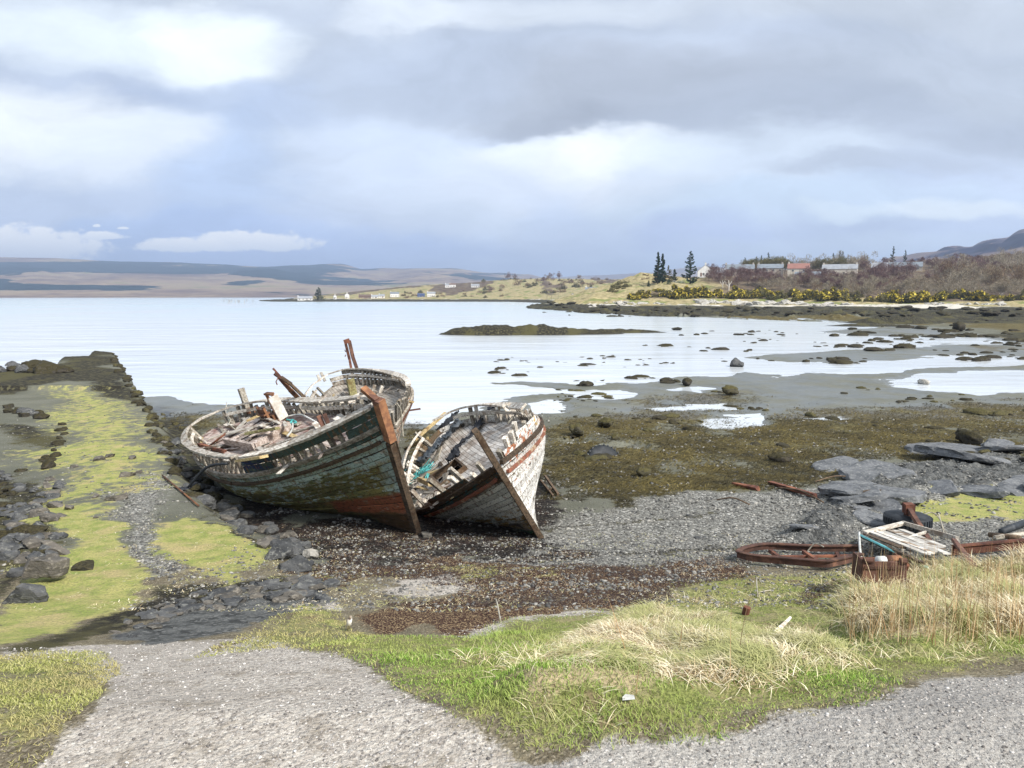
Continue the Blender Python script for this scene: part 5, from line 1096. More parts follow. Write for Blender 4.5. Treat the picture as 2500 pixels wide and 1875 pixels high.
# rusty engine casing
p=at(*Z5(1230,690));EN=1;eng=empty('engine_casing','rusty brown iron engine casing half sunk in the dry grass','engine casing',loc=tuple(p+[0,.25,.02]),rot=(0,0,-.06))
eng.scale=(.66,.8,.76);m=MB();m.box((0,-.20,.20),(.86,.04,.40),jit=.008);m.box((0,-.225,.30),(.80,.03,.05));m.box((0,-.22,.06),(.94,.07,.05));m.box((-.05,-.23,.19),(.10,.04,.16));m.build('front_plate',RUST,eng)
m=MB();m.box((-.43,.02,.21),(.04,.42,.42),jit=.008);m.build('end_plate',RUST,eng);m=MB();m.box((.43,.02,.21),(.04,.42,.42),jit=.008);m.build('end_plate',RUST_D,eng)
m=MB();m.box((0,.22,.17),(.86,.04,.30));m.box((0,0,.05),(.84,.4,.04));m.build('back_plate',RUST_D,eng)
m=MB();m.tube([(-.42,-.2,.42),(-.25,-.2,.42)],.05,8);m.build('lug',RUST,eng);m=MB();m.tube([(.30,-.2,.42),(.42,-.2,.42)],.06,8);m.build('lug',RUST,eng);m=MB();m.tube([(.47,-.15,.34),(.47,-.05,.12),(.50,.05,.02)],.05,8);m.build('pipe_stub',RUST_D,eng)
e0=p+[0,.25,.02]
m=MB();m.tube([(0,0,0),(.12,0,0)],.07,10);m.tube([(.12,0,0),(.20,0,0)],.05,10);o=m.build('bottle',PIPE_W,None,True);o.location=tuple(e0+[-.06,-.04,.27]);tag(o,'white plastic bottle end lying in the rusty engine casing','bottle')
m=MB();m.tube([(0,0,0),(.20,0,.0)],.075,10);o=m.build('can',RUST_O,None,True);o.location=tuple(e0+[.06,-.04,.275]);tag(o,'orange brown tin can lying in the rusty engine casing','can')
# collapsed white planked hatch with its frame
hr=empty('wooden_panel','collapsed white painted plank panel in a broken wooden frame','wooden panel')
A0,A1=at(*Z5(1050,415),.30),at(*Z5(1340,385),.34);B0,B1_=at(*Z5(1500,580),.22),at(*Z5(1780,540),.20)
for k in range(7):
    f=(k+.5)/7;a=A0+(A1-A0)*f+[0,0,random.uniform(-.02,.02)];b_=B0+(B1_-B0)*f;ln=random.uniform(.62,1.)
    beamobj('board',a,a+(b_-a)*ln,.125,.022,WHITEP if k>0 else WOOD_D,None,None,hr)
beamobj('frame_rail',at(*Z5(1330,370),.42),at(*Z5(1720,480),.36),.07,.09,WOOD_W,None,None,hr);beamobj('frame_rail',at(*Z5(1060,412),.32),at(*Z5(1350,372),.42),.08,.06,WOOD_W,None,None,hr)
beamobj('frame_rail',at(*Z5(1340,475),.34),at(*Z5(1510,425),.38),.05,.05,WOOD_W,None,None,hr);beamobj('frame_rail',at(*Z5(1040,420),.27),at(*Z5(1480,590),.15),.07,.06,WOOD_D,None,None,hr);beamobj('frame_rail',at(*Z5(1700,480),.34),at(*Z5(1850,590),.1),.08,.05,RUST,None,None,hr)
tubeobj('pipe',[at(*Z5(1025,435),.33),at(*Z5(1510,612),.14)],.022,simple('turquoise_pipe',(.12,.48,.50),(.20,.60,.60),8,.5),'straight turquoise pipe leaning along the collapsed white panel','pipe')
tubeobj('hose',smooth_pts([at(*Z5(1018,425),.36),at(*Z5(1028,490),.18),at(*Z5(1050,555),.03)]),.022,PIPE_W,'white hose bent down at the left of the collapsed panel','hose')
m=MB();m.beam(at(*Z5(1700,475),.12),at(*Z5(2230,430),.14),.03,.20,jit=.01);m.beam(at(*Z5(1700,475),.21),at(*Z5(2230,430),.23),.10,.02,jit=.004);tag(m.build('iron_beam',RUST_D),'long rusty iron beam lying behind the dry grass at the right edge','iron beam')
for q,r_,mt,lab in(((2050,320),(2230,262),RUBBER,'black rubber pipe lying among the wood at the right edge'),((1960,345),(2180,385),WOOD_D,'dark driftwood log below the black pipe at the right edge'),((2000,370),(2220,350),WOOD_G,'grey driftwood spar at the right edge behind the iron beam')):
    tubeobj('driftwood' if mt is not RUBBER else 'pipe',[at(*Z5(*q),.1),at(*Z5(*r_),.14)],.055 if mt is not RUBBER else .075,mt,lab,'driftwood' if mt is not RUBBER else 'pipe')
tubeobj('hose',smooth_pts([at(*Z5(640,460),.03),at(*Z5(700,460),.22),at(*Z5(765,475),.20)]),.012,ROPE,'thin pale stick lying across the rusty frame','stick')
tubeobj('wire',smooth_pts([at(*Z5(320,660),.0),at(*Z5(285,680),.12),at(*Z5(295,770),.02)]),.009,ROPE,'thin pale wire looping out of the turf left of the engine casing','wire')
tubeobj('wire',[at(*Z5(300,735),.02),at(*Z5(390,720),.02)],.008,ROPE,'short pale stick beside the wire loop in the turf','stick')
m=MB();m.beam(at(*Z5(425,1030),.02),at(*Z5(530,945),.06),.035,.03,jit=.006,taper=.7);tag(m.build('driftwood',WOOD_W),'short bleached driftwood stick in the dry grass','driftwood')
m=MB();m.tube([(0,0,.0),(.0,0,.10)],.045,9);o=m.build('can',RUST_D);o.location=tuple(at(*Z5(205,885)));o.rotation_euler=(.2,.1,.5);tag(o,'small rusty can lying in the turf behind the near tussocks','can')
# tyre half buried in weed, chevron tread to the viewer
p=at(1300,985,0,True);t2=empty('tyre','chevron treaded tractor tyre half buried in the weed right of the white boat','tyre',loc=(p[0],p[1],p[2]-.28),rot=(1.15,.1,.25));torus('casing',.42,pr,RUBBER,t2)
m=MB()
for i in range(26):
    a=2*PI*i/26;Rm=np.array([[math.cos(a),-math.sin(a),0],[math.sin(a),math.cos(a),0],[0,0,1]])
    for s_ in(-1,1):
        v=Rm@np.array([.645,.0,.16]);w_=Rm@np.array([.64,.09,.16+s_*.14]);m.beam(v,w_,.035,.04,up=tuple(Rm@np.array([1,0,0.])))
m.build('tread',simple('dusty_rubber',(.10,.11,.11),(.2,.2,.2),6,.8),t2)
# broken ladder-like timber by the white boat
lb=empty('broken_timber','dark broken pair of slats on the mud right of the white boat','timber')
m=MB();m.beam(at(*Z2(1660,1035),.10),at(*Z2(1780,1170),.05),.05,.07);m.build('slat',WOOD_D,lb);m=MB();m.beam(at(*Z2(1700,1020),.20),at(*Z2(1825,1160),.08),.06,.07);m.build('slat',WOOD_D,lb);m=MB();m.beam(at(*Z2(1740,1125),.09),at(*Z2(1775,1110),.13),.04,.03);m.build('rung',WOOD_D,lb)
tubeobj('orange_pole',[at(397,1165,.05),at(485,1240,.05)],.022,RUST_O,'thin orange brown pole lying on the slipway beside the green boat','pole')
for a,b_,w,lab in(((1620,510*1.0),(1700,505),.05,''),): pass
beamobj('driftwood',at(1620,1070,.05,True) if 0 else at(1230+560,1185,.06),at(1850,1198,.05),.10,.08,RUST_D,'reddish log stranded at the top of the shingle in the middle of the beach','driftwood',jit=.02)
beamobj('driftwood',at(1880,1182,.06),at(1990,1215,.05),.13,.09,RUST_D,'red brown plank stranded where shingle meets seaweed','driftwood',jit=.02)
for k,(x0,y0,x1,y1) in enumerate([(1900,1195,2010,1230),(1990,1180,2090,1170),(2060,1230,2150,1200),(1750,1225,1830,1236)]): tubeobj('branch',smooth_pts([at(x0,y0,.05),at((x0+x1)/2,(y0+y1)/2,.16),at(x1,y1,.04)],10),.02,WOOD_D,'thin dark driftwood branch caught on the shingle edge','branch','driftwood branches on the shingle')
m=MB();m.tube([(0,0,0),(0,0,.16)],[.03,.025],8);m.tube([(0,0,.16),(0,0,.20)],.015,8);o=m.build('bottle',WHITEP,None,True);o.location=tuple(at(850,1540,.04));o.rotation_euler=(.5,.3,0);tag(o,'small white bottle neck sticking out of the moss by the gravel','bottle')
for x,y,lab in((1535,1716,'crumpled white litter scrap on the green verge'),(1290,1590,'')): 
    if lab: 
        m=MB();m.box((0,0,.01),(.07,.03,.012),jit=.006);o=m.build('litter',PIPE_W);o.location=tuple(at(x*1.0,y*1.0,.03));tag(o,lab,'litter')
tubeobj('branch',smooth_pts([at(1207,1470,.02),at(1212,1500,.18),at(1222,1520,.02)]),.010,ROPE,'bleached forked twig standing in the wrack','twig')
# ================================================================ HEADLAND: HOUSES
def land(px,py,r=None):
    """ground point at photo column px; distance from the row py or given"""
    if r is None:
        p=gz(px,py,Hn1,1350); r=math.hypot(p[0],p[1])
        if r>1300: r=480
    th=math.atan((px-1250)/F);x,y=r*math.sin(th),r*math.cos(th);return np.array([x,y,hz(x,y)]),r
HARL=simple('white_harling',(.78,.77,.73),(.68,.66,.62),1,.9,bump=0,rnd=.05,coord='Object');BEIGE=simple('beige_harling',(.46,.41,.35),(.38,.34,.29),1,.9,bump=0,rnd=.05);CREAM=simple('cream_harling',(.66,.60,.50),(.56,.50,.42),1,.9,bump=0,rnd=.05)
SLATE=simple('slate_roof',(.15,.17,.19),(.22,.25,.28),.6,.7,bump=0,rnd=.05,stretch=(1,1,6));REDT=simple('red_tiles',(.30,.15,.12),(.23,.12,.10),.6,.8,bump=0,rnd=.05,stretch=(1,1,6));PALER=simple('pale_roof',(.32,.34,.36),(.25,.26,.28),.6,.8,bump=0,rnd=.05)
GLASS=simple('window_glass',(.03,.035,.045),(.05,.06,.07),.5,.15,bump=0,rnd=0,spec=.5);SHED=simple('brown_boards',(.20,.14,.11),(.15,.10,.08),1,.9,bump=0);BLUES=simple('blue_boards',(.06,.09,.20),(.05,.07,.15),1,.8,bump=0)
def house(px0,px1,py,label,wall,roofm,st=1,gable=False,r=None,dep=7.,rows=3,ch=1,rk=1.,cat='house',name='house',sink=.6):
    c,r=land((px0+px1)/2,py,r);w=(px1-px0)*r/F;az=math.atan2(c[0],c[1]);o=empty(name,label,cat,loc=(c[0],c[1],c[2]-sink),rot=(0,0,-az+random.uniform(-.06,.06)))
    h=2.6*st+sink;hw=w/2;d=dep/2
    if gable: hw,d=w/2,dep/2
    # walls (front faces -y)
    m=MB()
    if gable:
        rh=hw*1.0*rk;V=[(-hw,-d,0),(hw,-d,0),(hw,-d,h),(0,-d,h+rh),(-hw,-d,h),(-hw,d,0),(hw,d,0),(hw,d,h),(0,d,h+rh),(-hw,d,h)];m.add(V,[(0,1,2,3,4),(9,8,7,6,5),(1,6,7,2),(5,0,4,9)]);m.build('wall',wall,o)
        m=MB();m.add([(-hw-.3,-d-.1,h-.3),(0,-d-.1,h+rh+.06),(0,d+.2,h+rh+.06),(-hw-.3,d+.2,h-.3)],[(0,1,2,3)]);m.add([(hw+.3,-d-.1,h-.3),(0,-d-.1,h+rh+.06),(0,d+.2,h+rh+.06),(hw+.3,d+.2,h-.3)],[(3,2,1,0)]);rf=m.build('roof',roofm,o)
        q=rf.modifiers.new('t','SOLIDIFY');q.thickness=.15
    else:
        rh=d*.85*rk;V=[(-hw,-d,0),(hw,-d,0),(hw,d,0),(-hw,d,0),(-hw,-d,h),(hw,-d,h),(hw,d,h),(-hw,d,h),(-hw,0,h+rh),(hw,0,h+rh)];m.add(V,[(0,1,5,4),(1,2,6,9,5),(2,3,7,6),(3,0,4,8,7)]);m.build('wall',wall,o)
        m=MB();m.add([(-hw-.2,-d-.3,h-.2),(hw+.2,-d-.3,h-.2),(hw+.2,0,h+rh+.08),(-hw-.2,0,h+rh+.08)],[(0,1,2,3)]);m.add([(-hw-.2,d+.3,h-.2),(hw+.2,d+.3,h-.2),(hw+.2,0,h+rh+.08),(-hw-.2,0,h+rh+.08)],[(3,2,1,0)]);rf=m.build('roof',roofm,o);q=rf.modifiers.new('t','SOLIDIFY');q.thickness=.15
    for k in range(ch):
        x=(-hw+.6 if k==0 else hw-.6) if not gable else 0;m=MB();m.box((x,0 if not gable else -d+.6,h+rh+.35),(.9,.7,1.1));m.box((x,0 if not gable else -d+.6,h+rh+.95),(1.0,.8,.12));m.build('chimney',wall,rf)
    n=rows
    for s_ in range(int(st)):
        for k in range(n):
            x=-hw+w*(k+.5)/n if not gable else (k-(n-1)/2)*min(1.9,w/(n+.6));m=MB();m.box((x,-d-.03,sink+1.35+2.6*s_),(1.15,.10,1.15));o_=m.build('window',WHITEP,o);m=MB();m.box((x-.25,-d-.09,sink+1.35+2.6*s_),(.42,.04,.95));m.box((x+.25,-d-.09,sink+1.35+2.6*s_),(.42,.04,.95));m.build('pane',GLASS,o_)
    m=MB();m.box((hw*.25 if not gable else -hw*.55,-d-.04,sink+1.0),(.9,.08,2.));m.build('door',SHED,o)
    return o
house(1700,1735,677,'white gabled house end-on at the left of the hilltop row',HARL,SLATE,1.2,True,r=440,dep=12,rows=2,rk=.8)
house(1735,1766,670,'low grey-roofed house behind the white gable on the hilltop',BEIGE,PALER,1,r=470,rows=3,rk=.8)
house(1767,1832,671,'long pale two-storey house with blue grey roof on the hilltop',BEIGE,SLATE,1.8,r=475,rows=5,ch=2,rk=.9)
house(1846,1902,677,'beige two-storey house with blue grey roof and two rows of windows',BEIGE,SLATE,2,r=455,rows=4,ch=2,rk=.75)
house(1919,1965,674,'cream house with the red roof on the hilltop',CREAM,REDT,2,r=450,rows=2,ch=1,rk=.9);house(1938,1992,675,'low cream wing in front of the red-roofed house',CREAM,SLATE,1,r=440,rows=3,ch=0,rk=.6)
house(2006,2078,660,'long pale-roofed house half hidden by purple trees',CREAM,PALER,1.5,r=500,rows=4,ch=2,rk=.9);house(2122,2153,658,'small grey house with chimney among the trees at the right',BEIGE,PALER,1.5,r=530,rows=2)
house(2166,2232,656,'low long grey roof in the trees at the far right of the row',BEIGE,SLATE,1,r=560,rows=4,ch=1)
house(1428,1464,694,'white cottage with a broad slate roof behind the gorse point',HARL,SLATE,1.2,r=640,rows=4,rk=1.5);house(1411,1427,696,'low white annexe left of the slate-roofed cottage',HARL,PALER,.8,r=645,rows=1,ch=0,rk=.5)
house(1483,1501,696,'small white gable with chimney beside the dark green bushes',HARL,SLATE,1.1,True,r=620,rows=1,rk=1.1);house(1391,1403,695,'cream gable left of the slate-roofed cottage',CREAM,SLATE,1.2,True,r=660,rows=1,ch=0,rk=1.1)
for a,b_,py,lab,w_,rf,g_,rr,st in [(731,765,723,'long low white building on the tip of the distant point',HARL,PALER,False,870,1),(817,824,719,'small white gable right of the lone dark tree',HARL,SLATE,True,960,1.5),(845,855,719,'second small white gable on the distant point',HARL,SLATE,True,960,1.8),
  (879,907,716,'brown flat row of buildings on the distant point',SHED,SHED,False,980,1.3),(909,925,717,'white cottage next to the brown row',HARL,PALER,False,980,1),(927,941,717,'white cottage with pale roof in the middle of the distant point',HARL,PALER,False,985,1),(955,976,714,'pair of tall white cottages on the distant point',HARL,SLATE,False,1000,1.6),
  (1021,1038,716,'dark blue shed on the distant shore',BLUES,BLUES,False,1000,1.2),(1044,1064,716,'white house with pale roof on the distant shore',HARL,PALER,False,1000,1.7),(1088,1099,703,'low white house on the green rise',HARL,PALER,False,1150,1.4),(1099,1114,703,'dark-roofed house on the green rise',HARL,SHED,False,1150,1.5),(1151,1171,708,'low pale house among bushes right of the green rise',HARL,PALER,False,1120,1)]:
    house(a,b_,py,lab,w_,rf,st,g_,r=rr,rows=2 if b_-a<20 else 4,ch=1,rk=.7,sink=.3)
# ================================================================ TREES AND BUSHES
def foliage(m,name,V,Fc,rnd,parent): o=batch(name,V,Fc,m,rnd,parent);return o
TRI=np.array([[0,1,2]])
def leafcloud(n,rad,size,rng,shape=lambda p:p,hole=.15):
    """n small triangles through lumpy ellipsoid lobes"""
    L=rng.normal(size=(9,3))*.45;L[:,2]=np.abs(L[:,2])*.8;R=rng.uniform(.28,.55,9);k=rng.integers(0,9,n);d=rng.normal(size=(n,3));d/=np.linalg.norm(d,axis=1,keepdims=True)
    p=L[k]+d*(R[k]*rng.uniform(.55,1.05,n))[:,None];p[:,2]=np.abs(p[:,2]);p=p*rad;return p,(tuple(0 for _ in range(0)))
def tris(p,size,rng,up=0.):
    n=len(p);a=rng.normal(size=(n,3));b=rng.normal(size=(n,3));a/=np.linalg.norm(a,axis=1,keepdims=True);b/=np.linalg.norm(b,axis=1,keepdims=True);s=(size*rng.uniform(.6,1.4,n))[:,None];return np.stack([p-a*s*.5,p+a*s*.5,p+b*s*.7],1)
def trunkmesh(h,r0,rng,nb=4,par=None,mat=None,spread=.5):
    m=MB();P=[(0,0,-.5)];x=y=0
    for i in range(1,6): x+=rng.normal()*.04*h;y+=rng.normal()*.04*h;P.append((x,y,h*i/5))
    m.tube(P,[r0*(1-.8*i/5) for i in range(6)],6)
    for k in range(nb):
        i=rng.integers(1,4);b=np.array(P[i]);a=rng.random()*6.3;e=b+np.array([math.cos(a)*h*spread*.5,math.sin(a)*h*spread*.5,h*.35]);m.tube([b,(b+e)/2+[0,0,.05*h],e],[r0*.45,r0*.3,r0*.1],5)
    return m.build('trunk',mat,par)
BARK=simple('pale_bark',(.42,.38,.32),(.26,.23,.19),3,.9,bump=0);BARKD=simple('dark_bark',(.10,.08,.06),(.15,.12,.09),3,.9,bump=0)
TW={}
for nm,cols in dict(purple=[(0,(.070,.038,.036)),(.5,(.14,.082,.075)),(1,(.25,.17,.15))],grey=[(0,(.15,.12,.085)),(.5,(.27,.23,.16)),(1,(.42,.37,.28))],brown=[(0,(.10,.06,.035)),(.5,(.19,.13,.075)),(1,(.30,.22,.13))],olive=[(0,(.06,.055,.025)),(.5,(.13,.12,.05)),(1,(.22,.19,.09))],gorse=[(0,(.030,.035,.012)),(.5,(.075,.075,.025)),(1,(.15,.13,.05))],yellow=[(0,(.30,.23,.03)),(.5,(.50,.39,.04)),(1,(.68,.55,.09))],conifer=[(0,(.010,.022,.014)),(.5,(.022,.045,.026)),(1,(.05,.085,.045))],green=[(0,(.02,.035,.014)),(.5,(.045,.07,.03)),(1,(.09,.11,.05))]).items(): TW[nm]=leafm(nm+'_twigs',cols)
def bare_tree(h,tone,seed,n=1500,name='bare_tree'):
    r=np.random.default_rng(seed);o=empty(name,None,'tree',loc=(0,0,-5000));trunkmesh(h*.8,h*.022,r,6,o,BARK if tone in('grey',) else BARKD,.9)
    L=r.normal(size=(11,3))*[.28,.28,.17]*h+[0,0,h*.62];R=r.uniform(.13,.26,11)*h;k=r.integers(0,11,n);d=r.normal(size=(n,3));d/=np.linalg.norm(d,axis=1,keepdims=True);p=L[k]+d*(R[k]*r.uniform(.1,1,n)**.5)[:,None]
    out=d+np.array([0,0,.8]);out/=np.linalg.norm(out,axis=1,keepdims=True);ln=(r.uniform(.05,.13,n)*h)[:,None];sd=np.cross(out,r.normal(size=(n,3)));sd/=np.linalg.norm(sd,axis=1,keepdims=True);w=.016*h
    V=np.stack([p-sd*w*.5,p+sd*w*.5,p+out*ln],1);foliage(TW[tone],'crown',V,TRI,r.random((n,3)),o);return o
def bush(tone,seed,n=1200,yellow=0.,name='gorse_bush',size=.24):
    r=np.random.default_rng(seed);o=empty(name,None,'bush',loc=(0,0,-5000));p,_=leafcloud(n,np.array([1.5,1.2,1.25]),size,r);foliage(TW[tone],'foliage',tris(p,size,r),TRI,r.random((n,3)),o)
    m=MB();[m.tube([(0,0,-.3),(r.normal()*.3,r.normal()*.3,.5),(r.normal()*.7,r.normal()*.6,1.)],[.06,.04,.015],5) for _ in range(4)];m.build('stem',BARKD,o)
    if yellow: k=(p[:,2]>.35)&(r.random(n)<yellow);q=p[k]*1.04;foliage(TW['yellow'],'blossom',tris(q,size*1.9,r),TRI,r.random((len(q),3)),o)
    return o
def conifer(h,wd,seed,n=5200,tone='conifer',label='',gap=1.,tops=1):
    r=np.random.default_rng(seed);o=empty('conifer',label,'tree')
    m=MB();m.tube([(0,0,-.5),(0,0,h*.5),(.1,0,h*.99)],[h*.022,h*.012,h*.002],7);m.build('trunk',BARKD,o)
    Vs=[];nb=int(78*gap)
    for i in range(nb):
        f=(i+r.random())/nb;z=h*(.06+.93*f);R=wd/2*(1-f)**.75*r.uniform(.55,1.15)+.12;a=r.random()*6.3;k=int(n/nb*(.4+1.2*(1-f)));t_=r.random(k)**.6;dr=-.12*R*np.sin(t_*2)+.20*R*t_**2
        p=np.stack([math.cos(a)*R*t_,math.sin(a)*R*t_,z+dr*1.3-.0*t_],1)+r.normal(size=(k,3))*[.16,.16,.11]*(.35+R*.22);Vs.append(tris(p,.52*(h/15)**.5,r))
    V=np.concatenate(Vs);foliage(TW[tone],'crown',V,TRI,r.random((len(V),3)),o);return o
def put(o,px,py,r,label,group=None,sc=1.,first=[set()]):
    c,_=land(px,py,r)
    if o.name in first[0]: o=dup(o)
    else: first[0].add(o.name)
    o.location=(c[0],c[1],c[2]-.1);o.rotation_euler=(0,0,random.uniform(0,6.3));o.scale=(sc*random.uniform(.9,1.15),sc*random.uniform(.9,1.1),sc*random.uniform(.88,1.1));o['label']=label
    if group:o['group']=group
    return o
def solo(o,px,r,sc=1.,dz=0):
    c,_=land(px,700,r);o.location=(c[0],c[1],c[2]-.1+dz);o.scale=(sc,)*3;return o
solo(conifer(16.2,5.4,1,6000,label='tall dark narrow conifer, left one of the touching pair on the green hill'),1602,398)
solo(conifer(15.2,5.2,2,6000,label='dark narrow conifer, right one of the touching pair on the green hill'),1613.5,401)
solo(conifer(16.6,10.5,3,4600,label='broad open-branched spruce standing alone between the pair and the white gable',gap=.6),1681,396)
solo(conifer(9,5,4,1400,tone='olive',label='thin half-bare larch between the dark pair and the lone spruce',gap=.5),1629,400);solo(conifer(6.8,4.5,5,2200,tone='green',label='small green conifer left of the lone spruce'),1643,400)
solo(conifer(3.2,2.0,6,900,label='tiny dark shrub left of the touching conifer pair'),1581,395);solo(conifer(2.6,3.0,7,900,label='small dark shrub between the conifers'),1629,392)
t0=solo(conifer(14.5,15,8,6500,label='lone dark bushy pine on the tip of the distant point',gap=.8),781,880);
# small pines in the wood behind the houses
for k,(px,r_,h) in enumerate([(1812,560,14),(1868,580,16),(1852,570,14),(1840,565,14),(1889,585,13),(2025,600,13),(2040,610,14),(2047,605,13),(2169,620,16),(2198,640,13)]):
    solo(conifer(h,h*.42,20+k,1500,label='dark pine poking above the bare wood on the ridge',gap=.6),px,r_)['group']='pines on the ridge'
PT=[bare_tree(7,'purple',40+i) for i in range(3)];GT=[bare_tree(7,'grey',50+i) for i in range(3)];BT=[bare_tree(7,'brown',60+i) for i in range(3)];OT=[bare_tree(8,'olive',70+i,2200) for i in range(3)]
GB=[bush('gorse',80+i,1500,(.13,.07,.20)[i]) for i in range(3)];DB=[bush('gorse',90+i,1200,.10) for i in range(2)];NB=[bush('olive',95+i,1200,0,'scrub_bush') for i in range(2)];RB=[bush('brown',99+i,1200,0,'scrub_bush',.14) for i in range(2)]
U=random.uniform
for _ in range(26): put(random.choice(OT),U(1815,1925),0,U(515,560),'olive grey bare tree in the wood behind the hilltop houses','wood behind the houses',1.35)
for _ in range(12): put(random.choice(GT),U(1935,2110),0,U(530,580),'tall pale bare tree against the sky right of the red roof','pale bare trees on the skyline',1.5)
for _ in range(10): put(random.choice(OT),U(1990,2070),0,U(545,590),'green grey tree behind the pale-roofed house','green grey trees behind the houses',1.2)
for _ in range(90): put(random.choice(PT),U(1725,2200)**1.,0,U(395,445),'purple brown leafless birch in the thicket below the houses','purple birch thicket',U(.6,1.0))
for _ in range(40): put(random.choice(PT),U(2060,2380),0,U(430,600),'dark purple leafless birch on the slope at the right','purple birches on the right slope',U(.9,1.3))
for _ in range(14): put(random.choice(PT),U(2300,2420),0,U(520,600),'deep red brown birch crown high on the right slope','red brown birches high on the right',U(1.0,1.35))
for _ in range(52): put(random.choice(BT+GT),U(2250,2560),0,U(400,640),'tan leafless tree on the right hand slope','tan trees on the right slope',U(.9,1.5))
for _ in range(80): put(random.choice(GT),U(1850,2520),0,U(366,420),'pale grey leafless tree behind the gorse','pale trees behind the gorse',U(.55,.95))
for _ in range(40): put(random.choice(BT),U(1740,2480),0,U(372,430),'brown leafless shrub in the belt above the gorse','brown shrub belt',U(.4,.7))
for a,b_,n_,r0,r1 in [(1840,1975,24,348,374),(1985,2090,22,348,374),(2110,2240,28,346,372),(2250,2385,24,346,370),(1780,1840,8,352,372),(2390,2500,10,346,372)]:
    for _ in range(n_): put(random.choice(GB+DB+NB[:1]),U(a,b_),0,U(r0,r1),'flowering yellow gorse bush just above the white shore rocks','flowering gorse along the shore',U(1.5,2.6))
for a,b_,n_,r0,r1,s0 in [(1530,1580,8,350,362,1.3),(1615,1760,26,350,372,1.5),(1760,1860,12,352,368,1.2)]:
    for _ in range(n_): put(random.choice(DB+GB[:1]),U(a,b_),0,U(r0,r1),'olive brown gorse mound with a few yellow flowers on the point','gorse mounds on the point',s0*U(1.,1.7))
for px,r_ in((1547,352),(1556,350),(1598,372),(1606,374),(1570,352),(1640,352)): put(GB[2],px,0,r_,'bright yellow gorse patch on the grassy point','bright gorse patches',1.3)
for _ in range(20): put(random.choice(NB),1490+40*random.random(),0,U(372,420),'dark green bush on the left shoulder of the green hill','dark green bushes on the left shoulder',U(.9,1.5))
for _ in range(24): put(random.choice(RB),U(1565,1640),0,U(405,432),'brown scrub bush on the crest of the green hill','brown scrub on the crest',U(.8,1.4))
for _ in range(50): put(random.choice(RB+NB[:1]),U(1180,1480),0,U(900,1300),'brown scrub clump on the slope behind the bay','scrub clumps behind the bay',U(2.,4.2))
for _ in range(26): put(random.choice(RB+NB[:1]),U(980,1200),0,U(900,1100),'dark scrub clump on the distant shore','scrub clumps on the distant shore',U(1.6,3.))
for _ in range(14): put(random.choice(PT+BT),U(1195,1420),0,U(1000,1250),'reddish bare tree on the slope behind the bay','bare trees behind the bay',U(1.,1.7))
# two white-stemmed birches
for px,r_,s_,lab in((1775,378,1.,'dead white-stemmed birch forking above the gorse'),(1760,380,.75,'slender white-stemmed birch left of the forked one')):
    c,_=land(px,0,r_);o=empty('birch',lab,'tree',loc=tuple(c));r=np.random.default_rng(5);m=MB();m.tube([(0,0,-.3),(.1,0,2.5*s_),(-.2,0,5*s_)],[.30*s_,.24*s_,.12*s_],7);m.tube([(.1,0,2.5*s_),(1.3*s_,0,4.2*s_),(1.6*s_,0,5.5*s_)],[.2*s_,.14*s_,.06],6);m.tube([(0,0,1.6*s_),(-1.4*s_,0,3.2*s_),(-1.8*s_,0,4.6*s_)],[.2*s_,.13*s_,.06],6);m.build('trunk',WHITEP,o)
    p=r.normal(size=(260,3))*[1.2,1,.9]*s_+[0,0,4.8*s_];foliage(TW['grey'],'crown',tris(p,.16,r),TRI,r.random((260,3)),o)
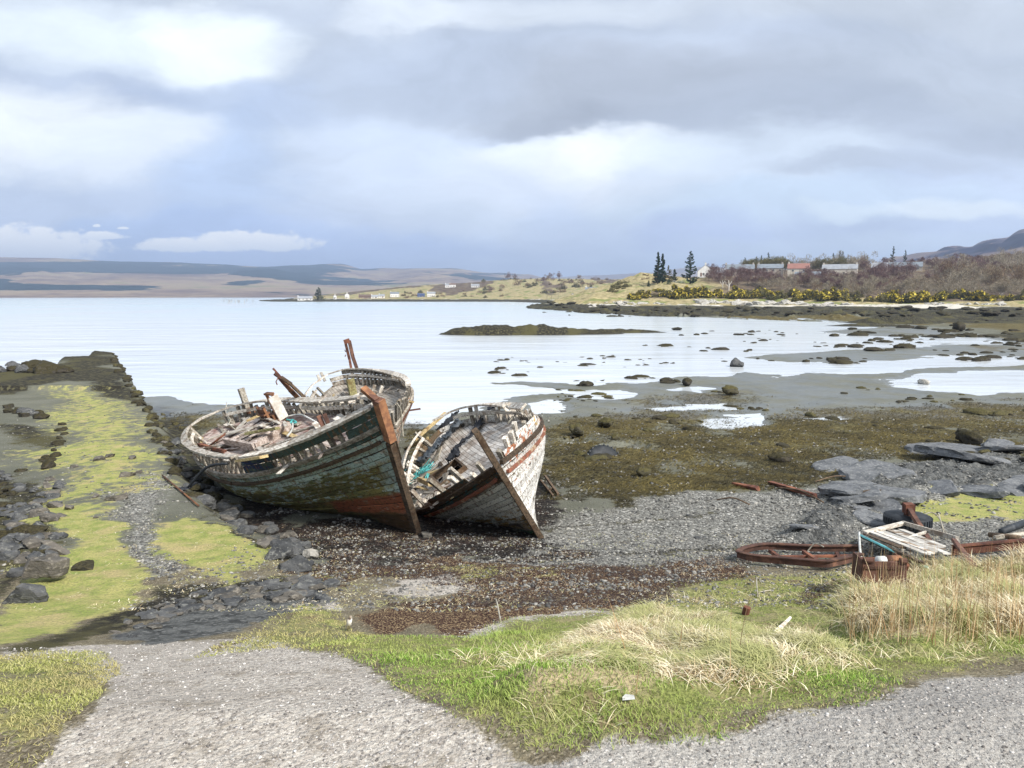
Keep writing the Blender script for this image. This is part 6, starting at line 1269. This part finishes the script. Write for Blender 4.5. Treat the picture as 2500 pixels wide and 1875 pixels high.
# pale shore rocks under the gorse
PB=[rockmesh(500+i,'block') for i in range(4)]
for m_ in PB:m_.materials.append(ROCK_P)
for a,b_,n_,r0,r1,s0,s1 in [(1495,1620,22,326,334,.8,1.8),(1700,1960,70,326,337,1.2,3.2),(1960,2080,26,328,336,.8,2.),(2260,2440,50,328,338,.6,1.6),(1440,1500,10,325,340,.5,1.2)]:
    for _ in range(n_):
        c,_=land(U(a,b_),0,U(r0,r1));o=bpy.data.objects.new('shore_rock',random.choice(PB));COL.objects.link(o);s=U(s0,s1);o.location=(c[0],c[1],c[2]+s*.1);o.scale=(s*1.3,s,s*.9);o.rotation_euler=(U(-.3,.3),U(-.3,.3),U(0,6));tag(o,'pale shore rock below the gorse on the far side of the bay','rock','pale rocks of the far shore')
# utility poles and the fish-trap stakes
for px,r_,h in((1335,700,8),(1362,680,9),(1436,560,8),(1071,960,9),(1345,690,7)):
    c,_=land(px,0,r_);o=empty('utility_pole','thin wooden utility pole on the slope behind the bay','pole',loc=tuple(c),group='utility poles behind the bay');m=MB();m.tube([(0,0,-.5),(0,0,h)],[.16,.12],6);m.build('shaft',WOOD_G,o);m=MB();m.beam((-.8,0,h-.6),(.8,0,h-.6),.12,.12);m.build('crossarm',WOOD_G,o)
for k in range(26):
    px=random.choice([U(541,585)]*5+[U(595,628)]);c=gz(px,U(735,741),lambda a,b:0*a)
    m=MB();h=U(1.6,3.2);m.tube([(0,0,-1),(U(-.3,.3),0,h)],[.16,.11],5);o=m.build('stake',WOOD_G);o.location=(c[0],c[1],0);tag(o,'thin wooden stake standing in the sea off the point','stake','stakes of an old fish trap in the sea')
# low skerries far out
for px0,px1,py,lab in((556,610,724.6,'low black skerry left of the distant point'),(634,690,724.4,'long low black skerry beside the distant point'),(636,682,735.2,'black reef reaching out from the distant point')):
    c=gz((px0+px1)/2,py,lambda a,b:0*a);r_=math.hypot(*c);me=rockmesh(int(px0),'mound');me.materials.append(ROCK_W);o=bpy.data.objects.new('skerry',me);COL.objects.link(o);w=(px1-px0)*r_/F/2;o.location=(c[0],c[1],0);o.scale=(w,w*.4,max(.8,w*.05));tag(o,lab,'rock')
# fence on the green hill
fe=empty('fence','pale post and rail fence on the crest beside the lone spruce','fence')
m=MB();pv=None
for i in range(9):
    c,_=land(1638+i*3.6,0,398)
    m.beam((c[0],c[1],c[2]-.2),(c[0],c[1],c[2]+1.2),.16,.16)
    if pv is not None: m.beam(pv+[0,0,1.],c+[0,0,1.],.06,.16);m.beam(pv+[0,0,.5],c+[0,0,.5],.06,.16)
    pv=c
m.build('rails',WHITEP,fe)
